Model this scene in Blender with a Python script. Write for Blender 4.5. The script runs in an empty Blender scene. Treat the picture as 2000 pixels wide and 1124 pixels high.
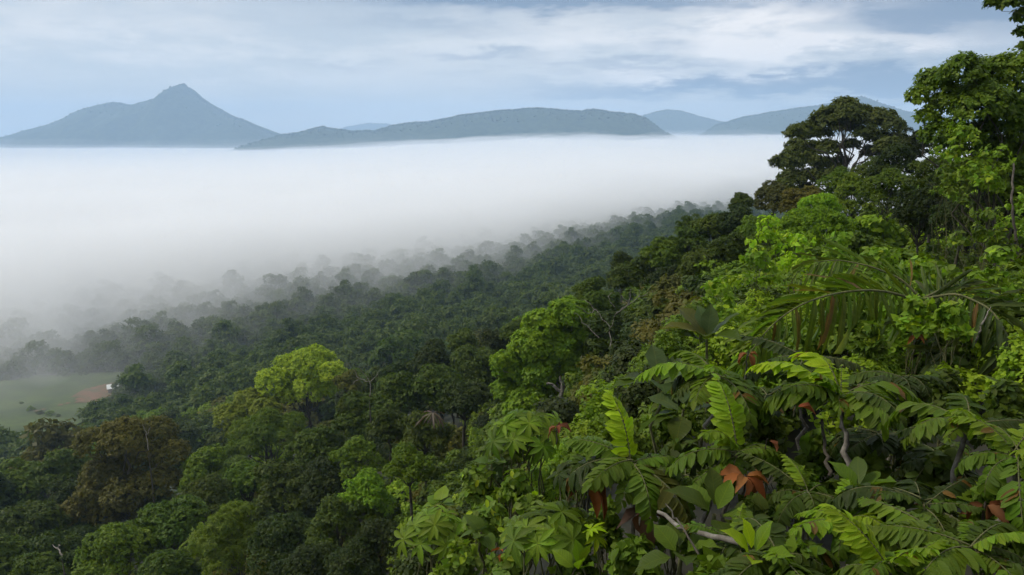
import bpy, math, random
import numpy as np
from mathutils import Matrix, Vector, Quaternion

R = math.radians
SC = bpy.context.scene
COL = SC.collection

# ------------------------------------------------------------------ camera
PITCH = R(11.87)
FPX = 1428.0                      # focal length in photo pixels (photo 2000 x 1124)
cam_data = bpy.data.cameras.new('camera')
cam_data.sensor_width = 36.0
cam_data.lens = 36.0 * FPX / 2000.0
cam_data.clip_start = 0.2
cam_data.clip_end = 40000.0
cam = bpy.data.objects.new('camera', cam_data)
cam.location = (0, 0, 0)
cam.rotation_euler = (math.pi / 2 - PITCH, 0, 0)
COL.objects.link(cam)
SC.camera = cam

# ------------------------------------------------------------------ sun, exposure, render settings
SUN_ELEV, SUN_AZ = 48.0, -82.0     # azimuth from +Y towards +X (negative: left of the view)
sun_data = bpy.data.lights.new('sun', 'SUN')
sun_data.energy = 2.2
sun_data.angle = R(9)
sun_data.color = (1.0, 0.93, 0.80)
sun = bpy.data.objects.new('sun', sun_data)
_sd = Vector((math.sin(R(SUN_AZ)) * math.cos(R(SUN_ELEV)), math.cos(R(SUN_AZ)) * math.cos(R(SUN_ELEV)), math.sin(R(SUN_ELEV))))
sun.rotation_euler = _sd.to_track_quat('Z', 'Y').to_euler()
COL.objects.link(sun)
SC.view_settings.view_transform = 'Standard'
SC.view_settings.look = 'None'
SC.view_settings.exposure = 0.2
SC.view_settings.gamma = 1.0
SC.view_settings.use_curve_mapping = False
SC.render.engine = 'CYCLES'
cy = SC.cycles
cy.max_bounces = 10
cy.diffuse_bounces = 2
cy.glossy_bounces = 1
cy.transmission_bounces = 4
cy.transparent_max_bounces = 10
cy.volume_bounces = 9
cy.use_denoising = True
cy.use_light_tree = False
cy.denoiser = 'OPENIMAGEDENOISE'
cy.use_adaptive_sampling = True
cy.adaptive_threshold = 0.02
cy.adaptive_min_samples = 20
cy.sample_clamp_indirect = 4.0

# ------------------------------------------------------------------ world: hazy blue sky with sheets of cloud
world = bpy.data.worlds.new('World')
SC.world = world
world.use_nodes = True
wt = world.node_tree
wt.nodes.clear()
class NT:
    """tiny node-tree helper"""
    def __init__(self, t): self.t = t
    def n(self, kind, **kw):
        nd = self.t.nodes.new(kind)
        for k, v in kw.items():
            if k.startswith('i_'):
                nd.inputs[k[2:].replace('_', ' ')].default_value = v
            else:
                setattr(nd, k, v)
        return nd
    def l(self, a, b): self.t.links.new(a, b)
    def val(self, s, x):
        if isinstance(x, (int, float)): s.default_value = x
        else: self.l(x, s)
    def m(self, op, a, b=0.0, c=None, clamp=False):
        nd = self.t.nodes.new('ShaderNodeMath'); nd.operation = op; nd.use_clamp = clamp
        self.val(nd.inputs[0], a); self.val(nd.inputs[1], b)
        if c is not None: self.val(nd.inputs[2], c)
        return nd.outputs[0]
    def sstep(self, x, lo, hi):
        nd = self.t.nodes.new('ShaderNodeMapRange'); nd.interpolation_type = 'SMOOTHSTEP'
        self.val(nd.inputs[0], x); nd.inputs[1].default_value = lo; nd.inputs[2].default_value = hi
        return nd.outputs[0]
    def mix(self, f, a, b, blend='MIX'):
        nd = self.t.nodes.new('ShaderNodeMix'); nd.data_type = 'RGBA'; nd.blend_type = blend
        self.val(nd.inputs[0], f)
        for s, x in ((nd.inputs[6], a), (nd.inputs[7], b)):
            if isinstance(x, (tuple, list)): s.default_value = tuple(x) + (() if len(x) == 4 else (1.0,))
            else: self.l(x, s)
        return nd.outputs[2]
    def comb(self, x, y, z):
        nd = self.t.nodes.new('ShaderNodeCombineXYZ')
        for s, v in zip(nd.inputs, (x, y, z)): self.val(s, v)
        return nd.outputs[0]
    def noise(self, vec, scale, detail=4.0, rough=0.5, dist=0.0):
        nd = self.t.nodes.new('ShaderNodeTexNoise')
        self.l(vec, nd.inputs['Vector'])
        nd.inputs['Scale'].default_value = scale; nd.inputs['Detail'].default_value = detail
        nd.inputs['Roughness'].default_value = rough; nd.inputs['Distortion'].default_value = dist
        return nd.outputs['Fac']

w = NT(wt)
sky = w.n('ShaderNodeTexSky', sky_type='NISHITA', sun_disc=False)
sky.sun_elevation = R(SUN_ELEV); sky.sun_rotation = R(SUN_AZ)
sky.altitude = 200; sky.air_density = 1.0; sky.dust_density = 1.2; sky.ozone_density = 1.2
tc = w.n('ShaderNodeTexCoord')
sp = w.n('ShaderNodeSeparateXYZ'); w.l(tc.outputs['Generated'], sp.inputs[0])
dx, dy, dz = sp.outputs
el = w.m('ADD', w.m('MAXIMUM', dz, 0.0), 0.10)
px_, py_ = w.m('DIVIDE', dx, el), w.m('DIVIDE', dy, el)
pl = w.comb(w.m('ADD', w.m('MULTIPLY', px_, 0.55), 3.1), py_, 0.4)
n1 = w.noise(pl, 0.42, 3.0, 0.5, 0.3)                    # broad sheets of cloud and gaps between
n2 = w.noise(pl, 1.7, 7.0, 0.58, 0.15)                   # broken edges
pf = w.comb(w.m('MULTIPLY', dx, 3.0), w.m('MULTIPLY', dy, 3.0), w.m('MULTIPLY', dz, 12.0))
n3 = w.noise(pf, 1.6, 6.0, 0.6, 0.2)                     # puffs
n4 = w.noise(pf, 4.6, 6.0, 0.62, 0.1)                     # fine broken edges of the puffs
cov = w.m('ADD', w.m('ADD', w.m('MULTIPLY', n1, 0.62), w.m('MULTIPLY', n2, 0.28)), w.m('MULTIPLY', n3, 0.22))
az = w.m('ARCTAN2', dx, dy)
az = w.m('ADD', az, w.m('MULTIPLY', w.m('SUBTRACT', n3, 0.5), 0.4))
ez = w.m('ADD', w.m('ADD', dz, w.m('MULTIPLY', w.m('SUBTRACT', n2, 0.5), 0.035)), w.m('MULTIPLY', w.m('SUBTRACT', n4, 0.5), 0.06))
def bank(a0, e0, wa, we, k=1.0):
    """soft long bank of cloud (or gap between clouds) around a compass direction a0 and elevation e0"""
    qa = w.m('POWER', w.m('ABSOLUTE', w.m('DIVIDE', w.m('SUBTRACT', az, a0), wa)), 2.0); qe = w.m('POWER', w.m('ABSOLUTE', w.m('DIVIDE', w.m('SUBTRACT', ez, e0), we)), 2.0)
    return w.m('MULTIPLY', w.m('EXPONENT', w.m('MULTIPLY', w.m('ADD', qa, qe), -1.0)), k)
def total(items):
    r = items[0]
    for i in items[1:]: r = w.m('ADD', r, i)
    return r
lightc = w.sstep(w.m('ADD', cov, w.m('MULTIPLY', w.m('SUBTRACT', n4, 0.5), 0.22)), 0.44, 0.62)                        # thin bright sheets
gaps = total([bank(.36, .060, .26, .014, 1.4), bank(.53, .150, .14, .030, 1.5), bank(.06, .172, .30, .018, 1.1), bank(-.02, .102, .10, .007, .5), bank(.17, .088, .11, .006, .55), bank(.30, .160, .10, .008, .5), bank(-.25, .085, .09, .006, .25), bank(.75, .11, .25, .05, .8), bank(.22, .115, .05, .01, .35), bank(-.12, .135, .16, .008, .3)])
puff = total([bank(.43, .104, .13, .013), bank(.35, .108, .07, .028), bank(.22, .076, .13, .011, .9), bank(.33, .145, .12, .018, .8), bank(.10, .125, .15, .02, .5), bank(-.45, .10, .25, .05, .35)])
puff = w.m('MULTIPLY', puff, w.m('ADD', 0.25, w.m('MULTIPLY', w.sstep(w.m('ADD', w.m('MULTIPLY', n3, 0.5), w.m('MULTIPLY', n4, 0.5)), 0.40, 0.60), 0.95)))
blue = w.mix(0.6, sky.outputs[0], (4.0, 4.7, 5.6))       # clear gaps seen through thin high cloud
col = w.mix(w.m('MULTIPLY', w.m('ADD', 0.36, w.m('MULTIPLY', lightc, 0.58)), 1.0), blue, (7.1, 7.35, 7.55))
low = w.m('MULTIPLY', w.m('SUBTRACT', 1.0, w.sstep(dz, 0.0, 0.11)), 0.8)
col = w.mix(low, col, (7.3, 7.5, 7.6))                    # pale towards the horizon
col = w.mix(w.m('MINIMUM', gaps, 0.9), col, (1.5, 2.35, 3.7))
col = w.mix(w.m('MINIMUM', w.m('MULTIPLY', puff, 0.9), 0.9), col, (9.6, 9.3, 9.2))
bg = w.n('ShaderNodeBackground'); bg.inputs['Strength'].default_value = 0.1
w.l(col, bg.inputs['Color'])
wo = w.n('ShaderNodeOutputWorld'); w.l(bg.outputs[0], wo.inputs['Surface'])
try:
    world.cycles.sampling_method = 'MANUAL'; world.cycles.sample_map_resolution = 512
except Exception: pass
# ------------------------------------------------------------------ geometry of the place
CP, SP = math.cos(PITCH), math.sin(PITCH)
def at(px, py, d):
    """place a thing seen at a spot of the photograph at its real distance d (metres along the view axis)"""
    u, v = (px - 1000.0) / FPX, (562.0 - py) / FPX
    return np.array([u * d, d * (CP + v * SP), d * (-SP + v * CP)])
def hit_z(px, py, z):
    u, v = (px - 1000.0) / FPX, (562.0 - py) / FPX
    return at(px, py, z / (-SP + v * CP))
def polar(x, y): return math.atan2(x, y), math.hypot(x, y)

VALLEY = -125.0
# (photo x, photo y, distance, height of the plants above the ground there)
CTRL = [(0,1124,62,10),(300,1124,50,10),(600,1124,38,8),(690,1050,38,8),(790,1090,12.5,1.6),(1100,1110,7.5,1.3),(1400,1110,6,1.3),
 (1700,1110,5,1.2),(1980,1080,4.6,1.2),(1950,800,7,1.4),(1650,840,7.6,1.7),(1250,800,10,1.8),(1050,850,13,2.0),(900,900,14.5,2.0),
 (1250,720,12,2),(1600,600,13,2.4),(1850,600,11,2.2),(1450,500,24,3),(1700,430,22,3),(1900,450,17,3),(1800,330,32,8),(1980,250,26,9),
 (1550,430,46,6),(1640,390,78,8),(1350,480,58,6),(1200,550,58,6),(1280,610,30,3),(1060,660,52,8),(1000,770,46,7),(1150,720,26,4),
 (850,680,85,11),(740,720,105,12),(900,780,60,9),(590,730,125,14),(480,820,108,14),(700,850,62,10),(250,860,95,14),(100,880,112,14),
 (0,890,116,14),(0,1000,85,12),(300,960,78,12),(500,940,64,11),(430,1010,54,9)]
_pts, _val = [], []
for px, py, d, h in CTRL:
    p = at(px, py, d); th, r = polar(p[0], p[1]); _pts.append((th, math.log(r))); _val.append(p[2] - h)
for px, py, z in [(450,720,-116),(250,830,-124),(150,760,-125),(20,820,-125),(700,640,-112),(1000,590,-106),(1150,520,-102),(1210,500,-100),
                  (1330,462,-96),(1400,450,-92),(1000,480,-120),(600,560,-122),(300,640,-125),(0,700,-125)]:
    p = hit_z(px, py, z); th, r = polar(p[0], p[1]); _pts.append((th, math.log(r))); _val.append(z)
for thd in (-75, -55, -35, -20, 0, 15, 30, 50, 75):
    for r in (1500, 3500, 9000): _pts.append((R(thd), math.log(r))); _val.append(VALLEY)
for thd, r, z in [(-75,3,-7),(-75,10,-13),(-60,40,-45),(-70,120,-90),(-60,300,-124),(-75,300,-124),(-40,20,-17),(-15,9,-8.5),(-35,5,-6.5),(0,2,-4.6),(40,2,-3.6),(80,2,-3),
                  (50,10,-2),(80,10,1),(55,30,3),(80,30,8),(45,70,4),(60,70,12),(80,70,20),(40,150,-8),(60,150,10),(80,150,24),(30,300,-55),
                  (45,300,-30),(75,300,0),(30,700,-105),(50,700,-90),(75,700,-60)]:
    _pts.append((R(thd), math.log(r))); _val.append(z)
_P = np.array(_pts); _P[:, 0] *= 2.2; _V = np.array(_val)
def _phi(a, b):
    return np.sqrt(((a[:, None, :] - b[None, :, :]) ** 2).sum(-1) + 0.01)
_A = _phi(_P, _P) ; _n = len(_P)
_K = np.zeros((_n + 3, _n + 3)); _K[:_n, :_n] = _A - 0.03 * np.eye(_n)
_K[:_n, _n] = 1; _K[:_n, _n + 1:] = _P; _K[_n, :_n] = 1; _K[_n + 1:, :_n] = _P.T
_W = np.linalg.solve(_K, np.concatenate([_V, [0, 0, 0]]))
def ground_z(x, y):
    """height of the ground sheet (camera at 0)"""
    x = np.atleast_1d(np.asarray(x, float)); y = np.atleast_1d(np.asarray(y, float))
    th = np.clip(np.arctan2(x, y), R(-88), R(88)); r = np.clip(np.hypot(x, y), 1.8, 9500)
    q = np.stack([th * 2.2, np.log(r)], -1); out = np.empty(len(q))
    for i in range(0, len(q), 20000):
        s = q[i:i + 20000]
        out[i:i + 20000] = _phi(s, _P) @ _W[:_n] + _W[_n] + s @ _W[_n + 1:]
    far = np.clip((r - 900) / 1500, 0, 1)
    return out * (1 - far) + np.minimum(out, VALLEY + 6) * far

# smooth value noise used for terrain, fog tops and crowns
def vnoise(x, y, seed=0):
    xi, yi = np.floor(x).astype(np.int64), np.floor(y).astype(np.int64); fx, fy = x - xi, y - yi
    fx, fy = fx * fx * (3 - 2 * fx), fy * fy * (3 - 2 * fy)
    def hsh(a, b):
        n = (a * 374761393 + b * 668265263 + seed * 1442695041) & 0x7fffffff
        n = ((n ^ (n >> 13)) * 1274126177) & 0x7fffffff
        return ((n ^ (n >> 16)) & 0xffff) / 65535.0
    return (hsh(xi, yi) * (1 - fx) + hsh(xi + 1, yi) * fx) * (1 - fy) + (hsh(xi, yi + 1) * (1 - fx) + hsh(xi + 1, yi + 1) * fx) * fy
def fbm(x, y, seed=0, octs=4, gain=0.5):
    s, a, t = 0.0, 1.0, 0.0
    for o in range(octs):
        s = s + a * vnoise(x * 2 ** o + 17.3 * o, y * 2 ** o - 9.1 * o, seed + o); t += a; a *= gain
    return s / t

# ------------------------------------------------------------------ mesh helpers
def mesh(name, v, faces, mat=None, smooth=False, tint=None, mats=None, midx=None):
    """faces: list of int arrays (n,k), k may differ from array to array"""
    me = bpy.data.meshes.new(name)
    v = np.asarray(v, np.float32)
    if not isinstance(faces, list): faces = [faces]
    faces = [np.asarray(f, np.int32) for f in faces if len(f)]
    me.vertices.add(len(v)); me.vertices.foreach_set('co', v.ravel())
    tot = sum(f.size for f in faces); nf = sum(len(f) for f in faces)
    me.loops.add(tot); me.loops.foreach_set('vertex_index', np.concatenate([f.ravel() for f in faces]))
    me.polygons.add(nf)
    cnt = np.concatenate([np.full(len(f), f.shape[1], np.int32) for f in faces])
    st = np.concatenate([[0], np.cumsum(cnt)[:-1]]).astype(np.int32)
    me.polygons.foreach_set('loop_start', st)
    try: me.polygons.foreach_set('loop_total', cnt)
    except Exception: pass
    if midx is not None: me.polygons.foreach_set('material_index', np.asarray(midx, np.int32))
    me.update(calc_edges=True)
    me.polygons.foreach_set('use_smooth', np.full(nf, bool(smooth)))
    if tint is not None:
        at_ = me.attributes.new('tint', 'FLOAT', 'POINT'); at_.data.foreach_set('value', np.asarray(tint, np.float32))
    for m_ in (mats or ([mat] if mat else [])): me.materials.append(m_)
    me.validate()
    return me
def obj(name, me, parent=None, loc=None, rot=None, scale=None, color=None, **props):
    o = bpy.data.objects.new(name, me)
    COL.objects.link(o)
    if parent is not None: o.parent = parent
    if loc is not None: o.location = loc
    if rot is not None:
        if isinstance(rot, Quaternion): o.rotation_mode = 'QUATERNION'; o.rotation_quaternion = rot
        else: o.rotation_euler = rot
    if scale is not None: o.scale = (scale,) * 3 if isinstance(scale, (int, float)) else scale
    if color is not None: o.color = (*color[:3], 1.0)
    for k, vv in props.items(): o[k] = vv
    return o
def grid_faces(nu, nv, wrap=False):
    i = np.arange(nu - 1)[:, None]; j = np.arange(nv if wrap else nv - 1)[None, :]
    a = i * nv + j; b = i * nv + (j + 1) % nv
    return np.stack([a, b, b + nv, a + nv], -1).reshape(-1, 4)
def tube(path, radii, sides=6):
    path = np.asarray(path, float); n = len(path); radii = np.broadcast_to(np.asarray(radii, float), (n,))
    t = np.gradient(path, axis=0); t /= np.linalg.norm(t, axis=1)[:, None] + 1e-9
    ref = np.where(np.abs(t[:, 2:3]) > 0.9, np.array([[1.0, 0, 0]]), np.array([[0, 0, 1.0]]))
    a = np.cross(t, ref); a /= np.linalg.norm(a, axis=1)[:, None] + 1e-9; b = np.cross(t, a)
    ang = np.linspace(0, 2 * math.pi, sides, endpoint=False)
    v = path[:, None, :] + radii[:, None, None] * (np.cos(ang)[None, :, None] * a[:, None, :] + np.sin(ang)[None, :, None] * b[:, None, :])
    return v.reshape(-1, 3), grid_faces(n, sides, True)
def join(parts):
    """list of (verts, faces(n,k)) -> verts, list of faces grouped by size"""
    vs, fs, o = [], {}, 0
    for v, f in parts:
        f = np.asarray(f); vs.append(v); fs.setdefault(f.shape[1], []).append(f + o); o += len(v)
    return np.concatenate(vs), [np.concatenate(x) for x in fs.values()]

# ------------------------------------------------------------------ materials
def new_mat(name):
    m_ = bpy.data.materials.new(name); m_.use_nodes = True; m_.node_tree.nodes.clear()
    return m_, NT(m_.node_tree)
def out(t, surf=None, vol=None):
    o = t.n('ShaderNodeOutputMaterial')
    if surf is not None: t.l(surf, o.inputs['Surface'])
    if vol is not None: t.l(vol, o.inputs['Volume'])
def volume_mat(name, density, color, aniso=0.0):
    m_, t = new_mat(name)
    v = t.n('ShaderNodeVolumePrincipled')
    v.inputs['Color'].default_value = (*color, 1); v.inputs['Density'].default_value = density; v.inputs['Anisotropy'].default_value = aniso
    out(t, None, v.outputs[0])
    return m_
def ground_mat():
    m_, t = new_mat('forest_floor'); g = t.n('ShaderNodeNewGeometry')
    a = t.noise(g.outputs['Position'], 0.9, 6, 0.6); b = t.noise(g.outputs['Position'], 0.05, 4, 0.6)
    c = t.mix(t.sstep(a, 0.35, 0.7), (0.010, 0.012, 0.006), (0.026, 0.022, 0.011))
    c = t.mix(t.sstep(b, 0.45, 0.6), c, (0.014, 0.022, 0.007))
    p = t.n('ShaderNodeBsdfPrincipled'); p.inputs['Roughness'].default_value = 0.95
    t.l(c, p.inputs['Base Color']); out(t, p.outputs[0]); return m_
def mountain_mat():
    m_, t = new_mat('far_forest'); g = t.n('ShaderNodeNewGeometry')
    a = t.noise(g.outputs['Position'], 0.03, 5, 0.65)
    c = t.mix(t.sstep(a, 0.3, 0.7), (0.020, 0.036, 0.015), (0.055, 0.078, 0.030))
    p = t.n('ShaderNodeBsdfPrincipled'); p.inputs['Roughness'].default_value = 0.95; p.inputs['Specular IOR Level'].default_value = 0.1
    t.l(c, p.inputs['Base Color']); out(t, p.outputs[0]); return m_
M_GROUND, M_FAR = ground_mat(), mountain_mat()

# ------------------------------------------------------------------ ground sheet (polar grid: fine near the viewer, reaching 9.5 km)
nr, nt = 150, 240
rr = np.concatenate([[0.0], np.exp(np.linspace(math.log(1.2), math.log(9500), nr - 1))]); tt = np.linspace(-math.pi, math.pi, nt, endpoint=False)
RR, TT = np.meshgrid(rr, tt, indexing='ij')
gx, gy = (RR * np.sin(TT)).ravel(), (RR * np.cos(TT)).ravel()
gz = ground_z(gx, gy)
back = np.clip((np.abs(TT.ravel()) - R(88)) / R(92), 0, 1)                 # behind the viewer both sides of the hill meet
mz = 0.5 * (ground_z(RR.ravel(), np.zeros(RR.size)) + ground_z(-RR.ravel(), np.zeros(RR.size)))
gz = gz * (1 - back) + mz * back
gz += (fbm(gx * 0.08, gy * 0.08, 5) - 0.5) * np.clip(RR.ravel() * 0.02, 0, 5)
gz = np.maximum(gz, VALLEY - 4)
obj('ground', mesh('ground', np.stack([gx, gy, gz], -1), grid_faces(nr, nt, True), M_GROUND, True), kind='structure')

# ------------------------------------------------------------------ mountains beyond the fog
def mountain(name, prof, dist, depth, seed, rough=1.0, trees=6000, tree_h=9.0):
    """prof: skyline as photo points; a ridge at that distance with spurs in front and behind, under a coat of trees"""
    pr = np.array(prof, float)
    lo, hi = pr[0, 0], pr[-1, 0]
    nx, ny = 360, 80
    px = np.linspace(lo, hi, nx)
    py = np.interp(px, pr[:, 0], pr[:, 1])
    pts = np.array([at(a, b, dist) for a, b in zip(px, py)])
    H = pts[:, 2] - (VALLEY - 8)
    s = np.linspace(-1, 1, ny)
    Y0 = pts[:, 1] + (fbm(px * 0.006, px * 0, seed) - 0.5) * depth * 0.3; k_ = Y0 / pts[:, 1]
    H = pts[:, 2] * k_ - (VALLEY - 8); X = np.repeat((pts[:, 0] * k_)[:, None], ny, 1)
    Y = Y0[:, None] + s[None, :] * depth
    fall = np.cos(np.clip(np.abs(s), 0, 1) * math.pi / 2) ** 1.25
    spur = (fbm(X * 0.004, Y * 0.0022, seed + 3, 4) - 0.5) * 1.05 * rough * (1 - fall)[None, :] * np.minimum(1, fall * 3)[None, :]
    Z = VALLEY - 8 + H[:, None] * np.clip(fall[None, :] + spur, 0, 1)
    X = X + (fbm(X * 0.003, Y * 0.003, seed + 9) - 0.5) * 60 * (1 - fall)[None, :]
    Z = Z + (fbm(X * 0.016, Y * 0.016, seed + 12, 3) - 0.5) * 9 * np.minimum(1, fall * 4)[None, :]          # uneven canopy
    v = np.stack([X.ravel(), Y.ravel(), Z.ravel()], -1)
    o = obj(name, mesh(name, v, grid_faces(nx, ny), M_FAR, True), kind='structure')
    # coat of trees: small uneven crowns (too far to tell apart)
    rg = np.random.default_rng(seed)
    ii = rg.random(trees) * (nx - 1.001); jj = np.where(rg.random(trees) < 0.85, ny * (0.485 + 0.03 * rg.random(trees)), ny * (0.30 + 0.2 * rg.random(trees)))
    i0, j0 = ii.astype(int), np.clip(jj.astype(int), 0, ny - 2); fi, fj = ii - i0, jj - j0
    G = v.reshape(nx, ny, 3)
    P = (G[i0, j0] * ((1 - fi) * (1 - fj))[:, None] + G[i0 + 1, j0] * (fi * (1 - fj))[:, None] + G[i0, j0 + 1] * ((1 - fi) * fj)[:, None] + G[i0 + 1, j0 + 1] * (fi * fj)[:, None])
    hgt = tree_h * (0.35 + 0.95 * rg.random(trees) ** 4); wid = hgt * (0.4 + 0.5 * rg.random(trees))
    base = np.array([[1, 0, .45], [0, 1, .5], [-1, 0, .4], [0, -1, .55], [.15, .1, 1], [0, 0, -.3]])
    V = P[:, None, :] + base[None] * np.stack([wid, wid, hgt], -1)[:, None, :] * (0.75 + 0.5 * rg.random((trees, 6, 1)))
    F = np.array([[0, 1, 4], [1, 2, 4], [2, 3, 4], [3, 0, 4], [1, 0, 5], [2, 1, 5], [3, 2, 5], [0, 3, 5]])
    f = (np.arange(trees) * 6)[:, None, None] + F[None]
    obj('forest_cover', mesh('forest_cover', V.reshape(-1, 3), f.reshape(-1, 3), M_FAR), parent=o, kind='stuff')
    return o
mountain('mountain', [(-420,300),(-200,292),(0,279),(40,271),(75,258),(120,243),(150,229),(168,219),(182,211),(205,205),(225,202),(245,207),(268,209),
    (285,200),(300,196),(316,196),(328,189),(335,186),(338,177),(346,170),(356,166),(364,170),(370,178),(382,187),(398,198),(420,211),(450,228),(480,239),(500,248),(530,261),
    (560,268),(600,274),(660,284)], 5200, 900, 11, trees=8000, tree_h=11)
mountain('hill', [(470,290),(550,265),(580,261),(610,254),(630,250),(655,254),(690,258),(730,258),(765,247),(800,242),(840,240),(870,234),(900,227),(950,221),
    (1000,217),(1030,213),(1060,213),(1100,218),(1130,219),(1160,215),(1195,221),(1240,225),(1262,234),(1280,247),(1300,262),(1330,275),(1370,286)], 4000, 520, 23, trees=9000, tree_h=9)
mountain('hill', [(560,285),(640,262),(680,248),(720,242),(750,243),(790,249),(860,262),(980,285)], 8600, 500, 31, trees=2000, tree_h=12)
mountain('hill', [(1150,285),(1225,245),(1260,226),(1300,216),(1330,218),(1365,229),(1400,238),(1450,246),(1520,258),(1600,275)], 6600, 600, 43, trees=4000, tree_h=11)
mountain('mountain', [(1330,290),(1400,246),(1450,232),(1500,222),(1540,216),(1600,208),(1635,202),(1660,195),(1680,191),(1700,197),(1725,206),(1760,218),(1800,226),
    (1900,232),(2100,236),(2300,240)], 5000, 700, 57, trees=8000, tree_h=10)

# ------------------------------------------------------------------ fog lying in the valley: bodies of mist, thin at the rim and denser further in
def fog_bank(name, edge, length, top, density, seed, color=(0.985, 0.988, 0.995), zb=VALLEY - 1.5, rough=0.35, r_far=8800.0, rise=0.0, bumps=16.0):
    """edge: rim on the valley floor as photo points; the top climbs away from the rim to the height top(theta, r)"""
    e = []
    for px, py in edge:
        p = hit_z(px, py, -118.0); e.append(polar(p[0], p[1]))
    e = np.array(e)
    nt_, ns = 170, 84
    th = np.linspace(R(-62), R(62), nt_)
    r0 = np.exp(np.interp(th, e[:, 0], np.log(e[:, 1])))
    r0 = r0 * (1 + rough * 0.55 * (fbm(th * 7, th * 0 + seed, seed, 4) - 0.5))
    s = np.linspace(0, 1, ns) ** 1.3
    rr_ = r0[:, None] * (r_far / r0[:, None]) ** s[None, :]
    X, Y = rr_ * np.sin(th)[:, None], rr_ * np.cos(th)[:, None]
    q = np.clip((rr_ - r0[:, None]) / length, 0, 1); q = q * q * (3 - 2 * q) * 0.75 + 0.25 * q
    q1 = np.clip((rr_ - r0[:, None]) / 130.0, 0, 1); q = rise * q1 * (2 - q1) + (1 - rise) * q       # the rim stands above the tree tops soon
    Ht = top(np.degrees(th)[:, None], rr_) - zb
    bil = 1 + rough * (fbm(X * 0.006, Y * 0.006, seed + 5, 4) - 0.5) * np.clip(1.15 - (rr_ - r0[:, None]) / 2600, 0.18, 1)
    Ht = Ht + bumps * (fbm(X * 0.0014, Y * 0.0014, seed + 8, 3) - 0.5) * np.clip((rr_ - 1400) / 1500, 0, 1)
    Z = zb + np.maximum(Ht * q * bil, 0.02 * (s[None, :] > 0))
    topv = np.stack([X, Y, Z], -1).reshape(-1, 3)
    botv = np.stack([X, Y, np.full_like(X, zb)], -1).reshape(-1, 3)
    N = nt_ * ns
    gf = grid_faces(nt_, ns)
    idx = np.arange(N).reshape(nt_, ns)
    def wall(a): return np.stack([a[:-1], a[1:], a[1:] + N, a[:-1] + N], -1)
    sides = np.concatenate([wall(idx[0]), wall(idx[-1])[:, ::-1], wall(idx[:, -1]), wall(idx[:, 0])[:, ::-1]])
    me = mesh(name, np.concatenate([topv, botv]), [gf[:, ::-1], gf + N, sides], volume_mat(name, density, color), True)
    import bmesh
    bm = bmesh.new(); bm.from_mesh(me); bmesh.ops.recalc_face_normals(bm, faces=bm.faces); bm.to_mesh(me); bm.free()
    return obj(name, me, kind='stuff')
def fog_top(lo, hi, sink=24.0):
    """height of a fog body's top: level at left, sinking with distance there; climbing to hi far off right of centre"""
    def f(thd, r):
        k = np.clip((thd + 20) / 22, 0, 1) * np.clip((r - 900) / 2200, 0, 1)
        return lo + (hi - lo) * k - sink * (1 - k) * np.clip((r - 1000) / 2200, 0, 1)
    return f
fog_bank('valley_mist', [(-600,1040),(0,930),(300,860),(700,745),(1000,650),(1300,540),(1700,440),(2600,400)], 300, fog_top(-80, -62), 0.0030, 3, rise=.6)
fog_bank('fog_rim', [(-600,860),(0,800),(300,725),(700,652),(1000,588),(1300,490),(1700,390),(2600,360)], 420, fog_top(-66, -50), 0.0034, 7, rough=0.6, rise=.85)
fog_bank('fog_front', [(-600,815),(0,752),(300,680),(700,616),(1000,550),(1300,460),(1700,370),(2600,345)], 480, fog_top(-64, -44), 0.0080, 29, rough=0.6, rise=.88)
fog_bank('fog_bank', [(-600,770),(0,712),(300,642),(700,582),(1000,518),(1300,438),(1700,355),(2600,335)], 700, fog_top(-64, -36), 0.015, 13, rough=0.7, rise=.8)
fog_bank('fog_core', [(-600,720),(0,664),(300,602),(700,542),(1000,482),(1300,420),(1700,345),(2600,325)], 900, fog_top(-68, -32), 0.028, 37, rough=0.9, rise=.6)
# the top of the fog thins out upwards
for i_, (l_, h_, y_, k_) in enumerate([(-63, -23, 390, .0045), (-55, -14, 370, .0016), (-46, -4, 352, .0004), (-30, 10, 340, .00012), (-8, 30, 332, .00007)]):
    fog_bank('fog_veil', [(-600,y_+2),(0,y_),(700,y_-6),(1300,y_-14),(2600,y_-14)], 1100, fog_top(l_, h_), k_, 17 + i_, rough=0.9, bumps=30.0)
# even haze around everything
hz = volume_mat('haze', 1.75e-4, (0.53, 0.74, 1.0))
X, Y0, Y1, Z0, Z1 = 9800, -9800, 9800, VALLEY - 12, 365
hv = [(x, y, z) for z in (Z0, Z1) for (x, y) in ((-X, Y0), (X, Y0), (X, Y1), (-X, Y1))]
obj('haze', mesh('haze', hv, np.array([[3, 2, 1, 0], [4, 5, 6, 7], [0, 1, 5, 4], [1, 2, 6, 5], [2, 3, 7, 6], [3, 0, 4, 7]]), hz), kind='stuff')
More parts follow.
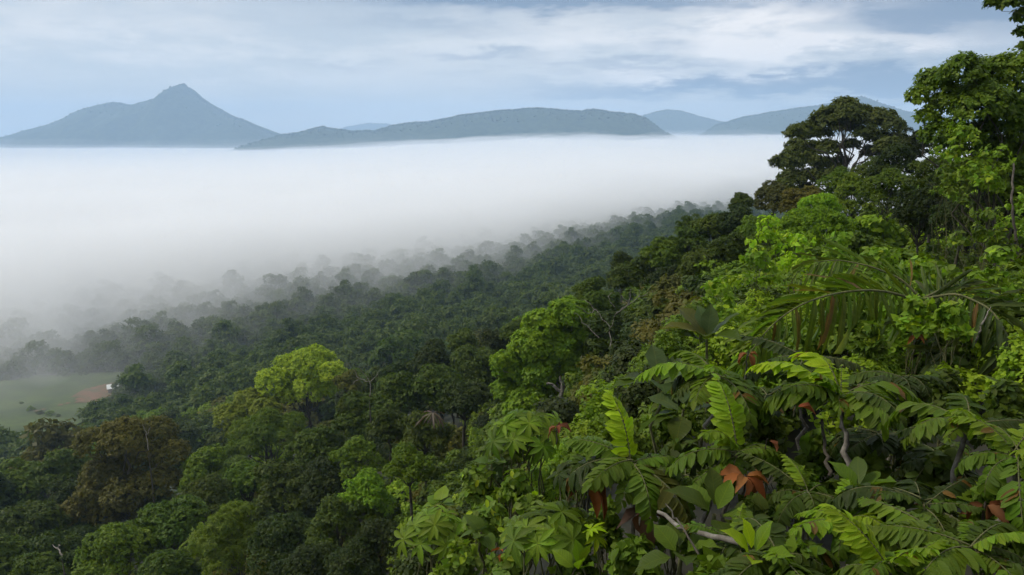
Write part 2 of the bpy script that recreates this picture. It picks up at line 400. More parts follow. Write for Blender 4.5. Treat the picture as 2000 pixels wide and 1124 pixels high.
# ------------------------------------------------------------------ foliage and bark
def leaf_mat(name, translucent=0.30, rough=0.5, spec=0.14, vein=False):
    m_, t = new_mat(name)
    oi = t.n('ShaderNodeObjectInfo'); at_ = t.n('ShaderNodeAttribute', attribute_name='tint'); geo = t.n('ShaderNodeNewGeometry')
    hs = t.n('ShaderNodeHueSaturation')
    var = t.m('ADD', t.m('MULTIPLY', oi.outputs['Random'], 0.4), at_.outputs['Fac'])          # 0 .. 1.4
    t.l(t.m('ADD', 0.515, t.m('MULTIPLY', at_.outputs['Fac'], -0.040)), hs.inputs['Hue'])
    t.l(t.m('ADD', 0.56, t.m('MULTIPLY', var, 1.0)), hs.inputs['Value'])
    hs.inputs['Saturation'].default_value = 1.0
    t.l(oi.outputs['Color'], hs.inputs['Color'])
    c = hs.outputs[0]
    blot = t.noise(geo.outputs['Position'], 9.0 if vein else 1.2, 4, 0.6)
    c = t.mix(t.m('MULTIPLY', t.sstep(blot, 0.40, 0.75), 0.35), c, t.mix(0.5, c, (0.10, 0.10, 0.02)))
    if vein:
        ot = t.n('ShaderNodeTexCoord'); ox = t.n('ShaderNodeSeparateXYZ'); t.l(ot.outputs['Object'], ox.inputs[0]); ax_ = t.m('ABSOLUTE', ox.outputs[0])
        rib = t.m('SUBTRACT', 1.0, t.sstep(ax_, 0.004, 0.016))
        sv = t.m('FRACT', t.m('MULTIPLY', t.m('SUBTRACT', ox.outputs[1], t.m('MULTIPLY', ax_, 0.8)), 9.0))
        side_v = t.m('SUBTRACT', 1.0, t.sstep(t.m('ABSOLUTE', t.m('SUBTRACT', sv, 0.5)), 0.03, 0.14))
        c = t.mix(t.m('MAXIMUM', t.m('MULTIPLY', rib, 0.7), t.m('MULTIPLY', side_v, 0.28)), c, t.mix(1.0, c, (1.7, 1.45, 1.2), 'MULTIPLY'))
        wear = t.noise(ot.outputs['Object'], 5.5, 5, 0.65); gl = t.noise(geo.outputs['Position'], 2.3, 2, 0.5)
        c = t.mix(t.m('MULTIPLY', t.m('MULTIPLY', t.sstep(wear, 0.62, 0.72), t.sstep(gl, 0.45, 0.6)), 0.75), c, (0.10, 0.055, 0.02))        # brown blotches
    p = t.n('ShaderNodeBsdfPrincipled'); t.l(c, p.inputs['Base Color'])
    p.inputs['Roughness'].default_value = rough; p.inputs['Specular IOR Level'].default_value = spec
    tr = t.n('ShaderNodeBsdfTranslucent'); t.l(t.mix(1.0, c, (1.5, 1.6, 0.7), 'MULTIPLY'), tr.inputs['Color'])
    if vein:
        b = t.n('ShaderNodeBump'); b.inputs['Strength'].default_value = 0.35; b.inputs['Distance'].default_value = 0.004
        tco = t.n('ShaderNodeTexCoord'); w_ = t.n('ShaderNodeTexWave'); w_.wave_type = 'BANDS'; w_.bands_direction = 'Y'
        sx = t.n('ShaderNodeSeparateXYZ'); t.l(tco.outputs['Object'], sx.inputs[0])
        yy = t.m('SUBTRACT', sx.outputs[1], t.m('MULTIPLY', t.m('ABSOLUTE', sx.outputs[0]), 0.7))
        t.l(t.comb(0.0, yy, 0.0), w_.inputs['Vector']); w_.inputs['Scale'].default_value = 4.0
        t.l(w_.outputs['Fac'], b.inputs['Height']); t.l(b.outputs[0], p.inputs['Normal'])
    ms = t.n('ShaderNodeMixShader'); ms.inputs[0].default_value = translucent
    t.l(p.outputs[0], ms.inputs[1]); t.l(tr.outputs[0], ms.inputs[2])
    out(t, ms.outputs[0]); return m_
def bark_mat(name, a, b, scale=6.0):
    m_, t = new_mat(name); tco = t.n('ShaderNodeTexCoord')
    n_ = t.noise(tco.outputs['Object'], scale, 6, 0.65); n2_ = t.noise(tco.outputs['Object'], scale * 0.25, 3, 0.5)
    c = t.mix(t.sstep(n_, 0.35, 0.68), a, b); c = t.mix(t.m('MULTIPLY', t.sstep(n2_, 0.5, 0.7), 0.4), c, (0.05, 0.07, 0.03))
    p = t.n('ShaderNodeBsdfPrincipled'); t.l(c, p.inputs['Base Color']); p.inputs['Roughness'].default_value = 0.9
    bp = t.n('ShaderNodeBump'); bp.inputs['Strength'].default_value = 0.5; t.l(n_, bp.inputs['Height']); t.l(bp.outputs[0], p.inputs['Normal'])
    out(t, p.outputs[0]); return m_
M_LEAF = leaf_mat('tree_leaves'); M_BIG = leaf_mat('broad_leaves', 0.38, 0.45, 0.15, True)
M_DEAD = leaf_mat('dead_leaves', 0.15, 0.7, 0.15)
M_BARK = bark_mat('dark_bark', (0.035, 0.028, 0.02), (0.10, 0.085, 0.065))
M_PALE = bark_mat('pale_bark', (0.11, 0.095, 0.075), (0.26, 0.235, 0.20), 9.0)
M_STEM = bark_mat('green_stem', (0.06, 0.07, 0.02), (0.14, 0.13, 0.05), 14.0)

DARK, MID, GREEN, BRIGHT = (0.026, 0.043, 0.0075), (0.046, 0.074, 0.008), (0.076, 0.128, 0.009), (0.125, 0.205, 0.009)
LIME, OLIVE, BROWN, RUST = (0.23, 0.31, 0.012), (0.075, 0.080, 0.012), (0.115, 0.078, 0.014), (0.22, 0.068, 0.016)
GREY = (0.050, 0.085, 0.028)

def norm(a): return a / (np.linalg.norm(a, axis=-1, keepdims=True) + 1e-9)
# leaf shapes, length 1 along +Y, upper side +Z
LO = (np.array([[0, 0, 0], [.30, .45, .07], [0, 1, -.12], [-.30, .45, .07]]), [np.array([[0, 1, 2, 3]])])
def blade(width, widths, bend=-0.18, fold=0.10, wavy=0.0, seed=0):
    """leaf blade with midrib: widths = half-width at even steps along the length"""
    rg = np.random.default_rng(seed); n = len(widths); t = np.linspace(0, 1, n)
    z = bend * t ** 2; wv = np.array(widths) * width
    jit = lambda: wavy * (rg.random(n) - 0.5)
    mid = np.stack([np.zeros(n), t, z], -1)
    lf = np.stack([-wv, t + 0.02 + jit() * .3, z + fold * wv + jit() * wv], -1); rt = np.stack([wv, t + 0.02 + jit() * .3, z + fold * wv + jit() * wv], -1)
    lf[0], rt[0] = mid[0], mid[0]; lf[-1], rt[-1] = mid[-1], mid[-1]
    v = np.concatenate([lf, mid, rt])
    i = np.arange(n - 1)
    f = np.concatenate([np.stack([i, i + n, i + n + 1, i + 1], -1), np.stack([i + n, i + 2 * n, i + 2 * n + 1, i + n + 1], -1)])
    return v, [f]
OVAL = blade(0.30, [.15, .75, 1.0, .8, 0.02])
OVAL3 = blade(0.30, [.15, 1.0, .02])
OVAL_FINE = blade(0.27, [.1, .7, 1.0, .98, .72, .02], -0.22, 0.25)

def frames(d, nrm):
    y = norm(d); x = norm(np.cross(y, nrm)); z = np.cross(x, y)
    return np.stack([x, y, z], -1)                       # columns
def leaves_mesh(name, P, D, N, S, tmpl, tint, mat):
    Rm = frames(D, N); tv, tf = tmpl
    V = P[:, None, :] + np.einsum('nij,kj->nki', Rm, tv) * np.asarray(S)[:, None, None]
    k = len(tv); off = (np.arange(len(P)) * k)[:, None, None]
    F = [(off + f[None]).reshape(-1, f.shape[1]) for f in tf]
    return mesh(name, V.reshape(-1, 3), F, mat, True, np.repeat(tint, k))
def sprays(rg, clumps, n, k, leaf, up=0.35, shell=(0.68, 1.04), spread=(50, 88), droop=0.3, low=-0.45):
    """twig ends over the surface of a crown of clumps, a rosette of k leaves on each -> P, D, N, S, tint"""
    C = np.array([c[:3] for c in clumps], float); Rr = np.array([c[3] for c in clumps], float)
    Sq = np.array([c[4] if len(c) > 4 else 0.8 for c in clumps])
    ci = rg.choice(len(C), size=n * 2, p=Rr ** 2 / (Rr ** 2).sum())
    d = norm(rg.normal(size=(n * 2, 3)))
    d[:, 2] = np.where(d[:, 2] < low, -d[:, 2], d[:, 2])
    sc = np.stack([Rr[ci], Rr[ci], Rr[ci] * Sq[ci]], -1)
    lump = 0.84 + 0.32 * vnoise(d[:, 0] * 2.3 + ci * 5.1, d[:, 1] * 2.3 + d[:, 2] * 2.9, 3)
    P = C[ci] + d * sc * ((shell[0] + (shell[1] - shell[0]) * rg.random(n * 2) ** 0.6) * lump)[:, None]
    dist = np.linalg.norm((P[:, None, :] - C[None]) / np.stack([Rr, Rr, Rr * Sq], -1)[None], axis=-1)
    dist[np.arange(len(P)), ci] = 9
    keep = dist.min(1) > 0.66
    P, d, ci = P[keep][:n], d[keep][:n], ci[keep][:n]; n = len(P)
    ax = norm(d + np.array([0, 0, up]) + rg.normal(size=(n, 3)) * 0.28)
    ref = norm(np.cross(ax, rg.normal(size=(n, 3)))); ref2 = np.cross(ax, ref)
    j = np.tile(np.arange(k), n); i = np.repeat(np.arange(n), k)
    az = j * 2.4 + np.repeat(rg.random(n) * 6.28, k) + rg.normal(size=n * k) * 0.25
    tl = np.radians(spread[0] + (spread[1] - spread[0]) * rg.random(n * k))
    D = np.cos(tl)[:, None] * ax[i] + np.sin(tl)[:, None] * (np.cos(az)[:, None] * ref[i] + np.sin(az)[:, None] * ref2[i])
    D = norm(D + np.array([0, 0, -droop]) * rg.random((n * k, 1)))
    N = norm(ax[i] + np.array([0, 0, 0.35]) + rg.normal(size=(n * k, 3)) * 0.18)
    S = leaf * (0.65 + 0.6 * rg.random(n * k))
    PP = P[i] - ax[i] * (rg.random(n * k) * leaf * 0.9)[:, None]
    cw = rg.random(len(C)); tint = np.clip(np.repeat(rg.random(n) ** 1.3 * 0.55 + cw[ci] * 0.3, k) + rg.random(n * k) * 0.25, 0, 1)
    return PP, D, N, S, tint
def wobble(rg, a, b, n=6, amp=0.08, sag=0.0):
    a, b = np.asarray(a, float), np.asarray(b, float); t = np.linspace(0, 1, n)[:, None]
    L = np.linalg.norm(b - a); p = a + (b - a) * t
    p[1:-1] += rg.normal(size=(n - 2, 3)) * amp * L * 0.5
    p[:, 2] += sag * L * np.sin(t[:, 0] * math.pi)
    return p
def limbs(rg, base, clumps, r_trunk, fork=0.45, twigs=2, lean=(0, 0), sides=6):
    """trunk from the base up into the crown, a limb to every clump and a few twigs in each"""
    C = np.array([c[:3] for c in clumps], float); Rr = np.array([c[3] for c in clumps])
    top = C.mean(0) * 0.5 + C[C[:, 2].argmax()] * 0.5
    base = np.array(base, float)
    tr = wobble(rg, base, top, 8, 0.05)
    tr[0] = base
    rad = np.linspace(1, 0.25, 8) * r_trunk; rad[0] *= 1.35
    parts = [tube(tr, rad, 8)]
    for c, r in zip(C, Rr):
        zc = base[2] + (c[2] - base[2]) * fork
        k = int(np.argmin(np.abs(tr[:, 2] - zc + 0.15 * np.linalg.norm(c[:2] - tr[:, :2], axis=1))))
        k = max(2, min(6, k))
        p = wobble(rg, tr[k], c, 6, 0.10, 0.06); parts.append(tube(p, np.linspace(rad[k] * 0.6, r_trunk * 0.09, 6), sides))
        for _ in range(twigs):
            e = c + norm(rg.normal(size=3) + [0, 0, .5]) * r * 0.85
            parts.append(tube(wobble(rg, p[rg.integers(3, 6)], e, 4, 0.12), np.linspace(r_trunk * 0.10, r_trunk * 0.03, 4), 4))
    return join(parts)

def dome_clumps(rg, rad, height, n, flat=0.75):
    """a crown of n clumps over a dome standing on its trunk; z is the height above the base"""
    cl = []
    for i in range(n):
        a = i * 2.39996 + rg.random() * 0.7; u = (i + 0.5) / n
        el_ = math.asin(min(1, 0.05 + 0.95 * u)) if i else 1.4
        rb = rad * (0.25 + 0.16 * rg.random()); q = rad - rb * 0.85
        jq = 0.55 + 0.62 * rg.random()
        cl.append((q * math.cos(el_) * math.sin(a) * jq, q * math.cos(el_) * math.cos(a) * jq,
                   height - rad * flat * 1.0 + rad * flat * (0.75 * math.sin(el_) + 0.6 * rg.random() - 0.55), rb * (0.75 + 0.5 * rg.random()), 0.6 + 0.35 * rg.random()))
    return cl
class TreeKind:
    """one build of a kind of tree: trunk and crown meshes shared by its copies"""
    def __init__(self, seed, rad, height, n_cl, n_tw, k, leaf, flat=0.75, tmpl=LO, r_trunk=0.25, **kw):
        rg = np.random.default_rng(seed); self.rad, self.height = rad, height
        cl = dome_clumps(rg, rad, height, n_cl, flat)
        v, f = limbs(rg, (0, 0, -1.5), cl, r_trunk)
        self.trunk = mesh('trunk', v, f, M_BARK, True)
        P, D, N, S, T = sprays(rg, cl, n_tw, k, leaf, **kw)
        self.crown = leaves_mesh('crown', P, D, N, S, tmpl, T, M_LEAF)
def _stump():
    z = np.linspace(-1, 0, 5); pth = np.stack([0.02 * np.sin(z * 5), 0.02 * np.cos(z * 4) - 0.02, z], -1); v, f = tube(pth, np.linspace(1.3, 1.0, 5), 8); return mesh('trunk_base', v, f, M_BARK, True)
STUMP = _stump()
def root_down(e, x, y, z, r, s=1.0, sz=None):
    """lower trunk from a tree's fork zone down into the ground"""
    drop = z - float(ground_z(x, y)[0])
    if drop > 0.3: obj('trunk_base', STUMP, e, loc=(0, 0, -1.2), scale=(r, r, max(0.1, drop + 1.0) / (sz or s)))
RND = random.Random(77)
def jitter(c, k=0.18):
    g = 1 + RND.uniform(-k, k)
    return tuple(max(0.004, x * g * (1 + RND.uniform(-k, k) * 0.45)) for x in c)
def plant_tree(kind, top, rad, color, label, group=None, name='broadleaf_tree', category='tree', squash=1.0):
    """copy of a tree kind whose crown top is at the point top and crown radius rad"""
    s = rad / kind.rad
    loc = (float(top[0]), float(top[1]), float(top[2]) - kind.height * s * squash)
    e = obj(name, None, loc=loc, rot=(RND.uniform(-.05, .05), RND.uniform(-.05, .05), RND.uniform(0, 6.28)), scale=(s, s, s * squash), label=label, category=category)
    e.empty_display_size = 0.2
    if group: e['group'] = group
    obj('trunk', kind.trunk, e); obj('crown', kind.crown, e, color=jitter(color)); root_down(e, loc[0], loc[1], loc[2], .05 * kind.rad, s, s * squash)
    return e
def plant_at(kind, px, py, d, rpx, color, label, group=None, squash=1.0, name='broadleaf_tree'):
    """tree whose crown centre is seen at (px, py), standing d metres off, with a crown rpx photo pixels in radius"""
    rad = rpx * d / FPX; c = at(px, py, d)
    return plant_tree(kind, c + np.array([0, 0, rad * 0.62]), rad, color, label, group, name=name, squash=squash)
def own_tree(name, clumps_px, d, base_px, color, label, n_tw, k, leaf, r_trunk, seed, tmpl=LO, depth=0.6, bark=None, fork=0.45, twigs=2, category='tree', group=None, squash=.82, **kw):
    """a tree with a crown of its own: clumps seen at (px, py) with radius rpx, set at varied depths round its trunk"""
    rg = np.random.default_rng(seed)
    base = at(base_px[0], base_px[1], d); cl = []
    xs = [c[0] for c in clumps_px]; half = (max(xs) - min(xs)) / 2 * d / FPX
    for i, c in enumerate(clumps_px):
        dd = c[3] if len(c) > 3 else (rg.random() - 0.5) * 2 * depth * half * (0.5 if i % 2 else 1)
        p = at(c[0], c[1], d + dd) - base; cl.append((p[0], p[1], p[2], c[2] * d / FPX, squash))
    e = obj(name, None, loc=tuple(base), label=label, category=category); e.empty_display_size = 0.2
    if group: e['group'] = group
    v, f = limbs(rg, (0, 0, -2.0), cl, r_trunk, fork, twigs)
    obj('trunk', mesh('trunk', v, f, bark or M_BARK, True), e)
    root_down(e, base[0], base[1], base[2] - .8, r_trunk * 1.25)
    P, D, N, S, T = sprays(rg, cl, n_tw, k, leaf, **kw)
    obj('crown', leaves_mesh('crown', P, D, N, S, tmpl, T, M_LEAF), e, color=color)
    return e

# ------------------------------------------------------------------ kinds of trees
VAL = [TreeKind(100 + i, 6.0, h, n, 330, 6, 0.85, fl, r_trunk=.3) for i, (h, n, fl) in enumerate([(10, 14, .9), (12.5, 18, 1.15), (9.5, 13, .8), (14, 18, 1.3), (11, 20, .95)])]
MIDT = [TreeKind(200 + i, 5.0, h, n, 1500, 7, 0.43, fl, r_trunk=.22) for i, (h, n, fl) in enumerate([(9, 22, .9), (10, 28, 1.0), (8, 19, .8), (9, 32, .95), (10, 25, 1.15)])]
NEART = [TreeKind(300 + i, 3.2, h, n, 1800, 7, 0.21, fl, r_trunk=.12) for i, (h, n, fl) in enumerate([(5.4, 20, .9), (6, 25, 1.0), (5, 22, .85), (5.6, 30, 1.0)])]
FEATH = [TreeKind(400 + i, 4.0, h, n, 1900, 9, 0.30, fl, tmpl=(LO[0] * np.array([.42, 1, 1]), LO[1]), spread=(62, 95), r_trunk=.18, droop=.5) for i, (h, n, fl) in enumerate([(9, 16, .7), (10, 20, .85)])]

# ------------------------------------------------------------------ the misty valley forest
def px_of(p):
    x, y, z = p; dd = y * CP - z * SP; return 1000 + FPX * x / dd, 562 - FPX * (y * SP + z * CP) / dd, dd
def in_poly(x, y, poly):
    c = False; j = len(poly) - 1
    for i in range(len(poly)):
        (xi, yi), (xj, yj) = poly[i], poly[j]
        if (yi > y) != (yj > y) and x < (xj - xi) * (y - yi) / (yj - yi) + xi: c = not c
        j = i
    return c
CLEARING = [(p[0], p[1]) for p in (hit_z(a, b, -125.0) for a, b in [(-500,800),(-200,765),(0,752),(100,738),(250,732),(268,750),(252,775),(215,800),(205,830),(150,850),(120,885),(0,905),(-500,980)])]
rgv = np.random.default_rng(5)
FOG_EDGE = np.array([polar(*hit_z(px, py, -112.0)[:2]) for px, py in [(-600,720),(0,640),(300,580),(700,505),(1000,452),(1300,410),(1700,340),(2600,320)]])
spots, cells = [], {}
tries = 0
while tries < 60000:
    tries += 1
    th = R(rgv.uniform(-41, 26)); rmax = 1.3 * float(np.interp(th, FOG_EDGE[:, 0], FOG_EDGE[:, 1])); r = math.exp(rgv.uniform(math.log(180), math.log(rmax)))
    x, y = r * math.sin(th), r * math.cos(th)
    rad = 3.6 + 7.5 * rgv.random() ** 1.6 + 1.2 * min(1, r / 600)
    if in_poly(x, y, CLEARING): continue
    ci, cj = int(x // 12), int(y // 12)
    if any((x - s[0]) ** 2 + (y - s[1]) ** 2 < (0.41 * (rad + s[3])) ** 2 for a_ in (-1, 0, 1) for b_ in (-1, 0, 1) for s in cells.get((ci + a_, cj + b_), ())): continue
    z = float(ground_z(x, y)[0])
    p = px_of((x, y, z + 10))
    if p[0] < -160 or p[0] > 1560 or p[1] > 930: continue
    if r < 215 and p[0] > 700 or p[0] < 190 and 785 < p[1] < 848: continue
    sp_ = (x, y, z, rad); spots.append(sp_); cells.setdefault((ci, cj), []).append(sp_)
spots.sort(key=lambda s: math.hypot(s[0], s[1]))
VCOL = [MID, MID, GREEN, DARK, OLIVE, GREY, GREEN]
CNAME = {DARK: 'dark', MID: 'dull green', GREEN: 'green', OLIVE: 'olive', GREY: 'grey green', BRIGHT: 'bright green'}
def valley_zone(px):
    return 'near the clearing' if px < 320 else 'beyond the lone yellow green tree' if px < 720 else 'in the middle of the valley' if px < 1050 else 'behind the upper ridge'
VAL_CROWNS = [None] * 5
def vtag(c, x, y, z):
    zn = valley_zone(px_of((x, y, z + 10))[0]); return c, '%s tree of the misty valley forest %s' % (CNAME[c], zn), '%s valley trees %s' % (CNAME[c], zn)
for x, y, z, rad in spots[:300]:
    ki = RND.randrange(5); kd = VAL[ki]
    e = plant_tree(kd, (x, y, z + kd.height * rad / kd.rad * RND.uniform(.7, 1.12)), rad, *vtag(RND.choice(VCOL), x, y, z), squash=RND.uniform(.85, 1.15))
    if VAL_CROWNS[ki] is None: VAL_CROWNS[ki] = next(c_ for c_ in e.children if c_.data == kd.crown)
# the rest of that wood, fading into the fog, reads as one mass: crowns set on points
rest = spots[300:]
pm = bpy.data.meshes.new('forest'); pm.vertices.add(len(rest))
pm.vertices.foreach_set('co', np.array([(x, y, z - rgv.uniform(0, .45) * rad) for x, y, z, rad in rest], np.float32).ravel())
for an, vals in (('size', [s[3] / 6.0 for s in rest]), ('turn', rgv.random(len(rest)) * 6.28), ('kind', rgv.integers(0, 5, len(rest)) + 0.0)):
    a_ = pm.attributes.new(an, 'FLOAT', 'POINT'); a_.data.foreach_set('value', np.asarray(vals, np.float32))
fo = obj('forest', pm, color=(0.048, 0.075, 0.011), kind='stuff', label='distant forest dissolving into the white valley fog')
ng = bpy.data.node_groups.new('forest', 'GeometryNodeTree')
ng.interface.new_socket('Geometry', in_out='INPUT', socket_type='NodeSocketGeometry'); ng.interface.new_socket('Geometry', in_out='OUTPUT', socket_type='NodeSocketGeometry')
gi, go, jn = ng.nodes.new('NodeGroupInput'), ng.nodes.new('NodeGroupOutput'), ng.nodes.new('GeometryNodeJoinGeometry')
def gattr(nm):
    n_ = ng.nodes.new('GeometryNodeInputNamedAttribute'); n_.data_type = 'FLOAT'; n_.inputs[0].default_value = nm; return n_.outputs[0]
asize, aturn, akind = gattr('size'), gattr('turn'), gattr('kind')
cz = ng.nodes.new('ShaderNodeCombineXYZ'); ng.links.new(aturn, cz.inputs[2])
for i in range(5):
    ip = ng.nodes.new('GeometryNodeInstanceOnPoints'); oi = ng.nodes.new('GeometryNodeObjectInfo'); oi.inputs[0].default_value = VAL_CROWNS[i]; oi.transform_space = 'ORIGINAL'
    cm = ng.nodes.new('FunctionNodeCompare'); cm.data_type = 'FLOAT'; cm.operation = 'EQUAL'; ng.links.new(akind, cm.inputs[0]); cm.inputs[1].default_value = i; cm.inputs[12].default_value = 0.1
    ng.links.new(gi.outputs[0], ip.inputs['Points']); ng.links.new(cm.outputs[0], ip.inputs['Selection']); ng.links.new(oi.outputs['Geometry'], ip.inputs['Instance'])
    ng.links.new(cz.outputs[0], ip.inputs['Rotation']); ng.links.new(asize, ip.inputs['Scale']); ng.links.new(ip.outputs[0], jn.inputs[0])
ng.links.new(jn.outputs[0], go.inputs[0])
fm = fo.modifiers.new('forest', 'NODES'); fm.node_group = ng
# ------------------------------------------------------------------ clearing on the valley floor with its shed
def meadow_mat():
    m_, t = new_mat('meadow'); g = t.n('ShaderNodeNewGeometry')
    a = t.noise(g.outputs['Position'], 0.05, 5, 0.6); b = t.noise(g.outputs['Position'], 0.6, 4, 0.6)
    c = t.mix(t.sstep(a, 0.35, 0.65), (0.030, 0.055, 0.012), (0.070, 0.105, 0.020)); c = t.mix(t.m('MULTIPLY', t.sstep(b, 0.45, 0.65), 0.65), c, (0.045, 0.055, 0.02))
    p = t.n('ShaderNodeBsdfPrincipled'); t.l(c, p.inputs['Base Color']); p.inputs['Roughness'].default_value = 0.95; out(t, p.outputs[0]); return m_
def soil_mat():
    m_, t = new_mat('bare_soil'); g = t.n('ShaderNodeNewGeometry'); a = t.noise(g.outputs['Position'], 0.25, 5, 0.65)
    c = t.mix(t.sstep(a, 0.35, 0.7), (0.17, 0.085, 0.05), (0.085, 0.085, 0.035))
    p = t.n('ShaderNodeBsdfPrincipled'); t.l(c, p.inputs['Base Color']); p.inputs['Roughness'].default_value = 0.95; out(t, p.outputs[0]); return m_
def patch(name, poly, lift, mat, step=5.0, rag=5.0):
    """sheet laid over the ground inside a ragged outline"""
    xs, ys = [p[0] for p in poly], [p[1] for p in poly]
    gx = np.arange(min(xs), max(xs) + step, step); gy = np.arange(min(ys), max(ys) + step, step)
    A, B = np.meshgrid(gx, gy, indexing='ij'); Zs = ground_z(A.ravel(), B.ravel()).reshape(A.shape) + lift
    ok = np.zeros(A.shape, bool)
    for i in range(A.shape[0]):
        for j in range(A.shape[1]):
            q = rag * (vnoise(np.array([A[i, j] * .1]), np.array([B[i, j] * .1]), 4)[0] - .5) * 2
            ok[i, j] = in_poly(A[i, j] + q, B[i, j] + q, poly)
    f = grid_faces(*A.shape); f = f[ok.ravel()[f].all(1)]
    return obj(name, mesh(name, np.stack([A.ravel(), B.ravel(), Zs.ravel()], -1), f, mat, True), kind='structure')
clear_poly = [p for p in CLEARING]
patch('meadow', clear_poly, 3.0, meadow_mat(), 4.0)
patch('bare_soil', [tuple(hit_z(a, b, -122)[:2]) for a, b in [(140,775),(190,752),(225,748),(245,765),(232,788),(190,786),(150,784)]], 3.25, soil_mat(), 2.0)
patch('track', [tuple(hit_z(a, b, -122)[:2]) for a, b in [(150,781),(60,806),(-40,830),(-42,834),(60,811),(152,786)]], 3.3, soil_mat(), 2.0, 1.0)
def plain_mat(name, c, rough=0.6):
    m_, t = new_mat(name); tco = t.n('ShaderNodeTexCoord'); n_ = t.noise(tco.outputs['Object'], 3.0, 5, 0.6)
    p = t.n('ShaderNodeBsdfPrincipled'); t.l(t.mix(t.sstep(n_, .4, .75), c, tuple(x * 0.75 for x in c)), p.inputs['Base Color']); p.inputs['Roughness'].default_value = rough; out(t, p.outputs[0]); return m_
def box(x0, x1, y0, y1, z0, z1):
    v = np.array([(x, y, z) for z in (z0, z1) for (x, y) in ((x0, y0), (x1, y0), (x1, y1), (x0, y1))], float)
    return v, np.array([[3, 2, 1, 0], [4, 5, 6, 7], [0, 1, 5, 4], [1, 2, 6, 5], [2, 3, 7, 6], [3, 0, 4, 7]])
M_WHITE, M_WALL = plain_mat('white_sheet_metal', (0.80, 0.80, 0.78), 0.35), plain_mat('shed_boards', (0.25, 0.22, 0.18))
def shed(px, py, wx, wy, h, rz, label):
    p = hit_z(px, py, -121.0); z = float(ground_z(p[0], p[1])[0]) + 3.0
    e = obj('shed', None, loc=(p[0], p[1], z), rot=(0, 0, rz), label=label, category='shed', group='sheds in the clearing')
    v, f = box(-wx / 2, wx / 2, -wy / 2, wy / 2, 0, h); obj('wall', mesh('wall', v, f, M_WALL), e)
    v, f = box(-.45, .45, -wy / 2 - .05, -wy / 2 - .004, 0, 1.9); obj('door', mesh('door', v, f, M_WHITE), e)
    for s in (-1, 1):
        v = np.array([(-wx / 2 - .5, 0, h + 1.5), (wx / 2 + .5, 0, h + 1.5), (wx / 2 + .5, s * (wy / 2 + .6), h - .1), (-wx / 2 - .5, s * (wy / 2 + .6), h - .1)], float)
        v = np.concatenate([v, v + [0, 0, .08]])
        obj('roof_panel', mesh('roof_panel', v, np.array([[0, 1, 2, 3], [7, 6, 5, 4], [0, 4, 5, 1], [1, 5, 6, 2], [2, 6, 7, 3], [3, 7, 4, 0]]), M_WHITE), e)
shed(222, 762, 4.6, 3.6, 2.3, 0.5, 'small white roofed shed beside bare soil in the clearing')
shed(287, 778, 2.4, 2.0, 1.6, -0.4, 'tiny pale roofed hut half hidden among trees right of the clearing')
for i, (a, b, rp, c) in enumerate([(58,786,9,GREEN),(76,794,8,MID),(95,797,9,GREEN),(112,800,6,MID),(40,772,5,GREEN),(118,842,15,MID),(20,866,22,DARK),(70,868,20,MID),(110,862,18,MID),(205,822,16,DARK),(155,852,16,MID),(-10,850,20,MID)]):
    p = hit_z(a, b, -118); dd = px_of(p)[2]; rad = rp * dd / FPX
    plant_tree(VAL[i % 5], (p[0], p[1], float(ground_z(p[0], p[1])[0]) + 2.5 + rad * 1.3), rad, c,
        'low dark bush growing in the open misty clearing' if i < 5 else 'rounded tree at the near edge of the misty clearing',
        'bushes in the clearing' if i < 5 else 'trees at the edge of the clearing', name='bush' if i < 5 else 'broadleaf_tree', squash=.8)

# ------------------------------------------------------------------ the trees one can tell apart on the near slope
own_tree('emergent_tree', [(1652,212,30),(1622,238,38),(1680,236,36),(1718,240,36),(1745,250,24),(1592,262,36),(1648,250,34),(1565,296,36),(1540,322,32),(1580,318,30),
    (1545,352,30),(1590,350,30),(1612,295,28),(1718,272,26),(1690,262,24),(1625,345,28),(1530,370,22),(1575,375,24),(1735,290,26),(1660,228,30),(1662,286,20),(1702,300,22),(1640,318,20),(1605,322,24),(1560,262,26),(1752,275,22)], 85, (1668,405), (0.056,0.074,0.013),
    'tall olive brown emergent tree with open crown and bare limbs on the skyline', 6600, 6, 0.40, 0.32, 61, fork=0.25, twigs=4, depth=0.8, low=-.15)
own_tree('broadleaf_tree', [(1110,612,42),(1062,640,44),(1140,650,36),(1035,676,42),(1092,676,46),(1000,716,40),(1052,728,46),(1112,712,36),(990,762,32),(1036,780,38),(1075,760,30),(1012,800,28),(975,706,18)],
    52, (1098,800), (0.098,0.170,0.009), 'bright green bushy tree with layered sprays and pale trunk in the picture centre', 6000, 8, 0.24, 0.18, 62, depth=.5, droop=.55, bark=M_PALE)
own_tree('broadleaf_tree', [(612,712,48),(568,720,36),(650,728,28),(520,738,20),(535,748,32),(600,762,36),(560,772,28),(640,758,26)], 125, (600,830), (0.20,0.28,0.016),
    'lone yellow green rounded tree standing out before the mist', 3600, 6, 0.42, 0.28, 63, depth=.7)
own_tree('broadleaf_tree', [(490,786,36),(450,815,32),(520,800,30),(470,840,30)], 122, (480,880), (0.12,0.15,0.015), 'dull yellowish tree just left of the lone yellow green tree', 2200, 6, 0.40, 0.25, 64, depth=.7)
own_tree('broadleaf_tree', [(245,852,48),(305,848,42),(190,866,42),(335,884,36),(268,905,54),(205,925,46),(250,965,50),(178,968,36),(315,945,40),(150,1000,34),(210,1005,36)], 95, (255,1040),
    (0.082,0.080,0.012), 'large rusty brown tree at lower left before the clearing', 5600, 6, 0.36, 0.4, 65, depth=.6)
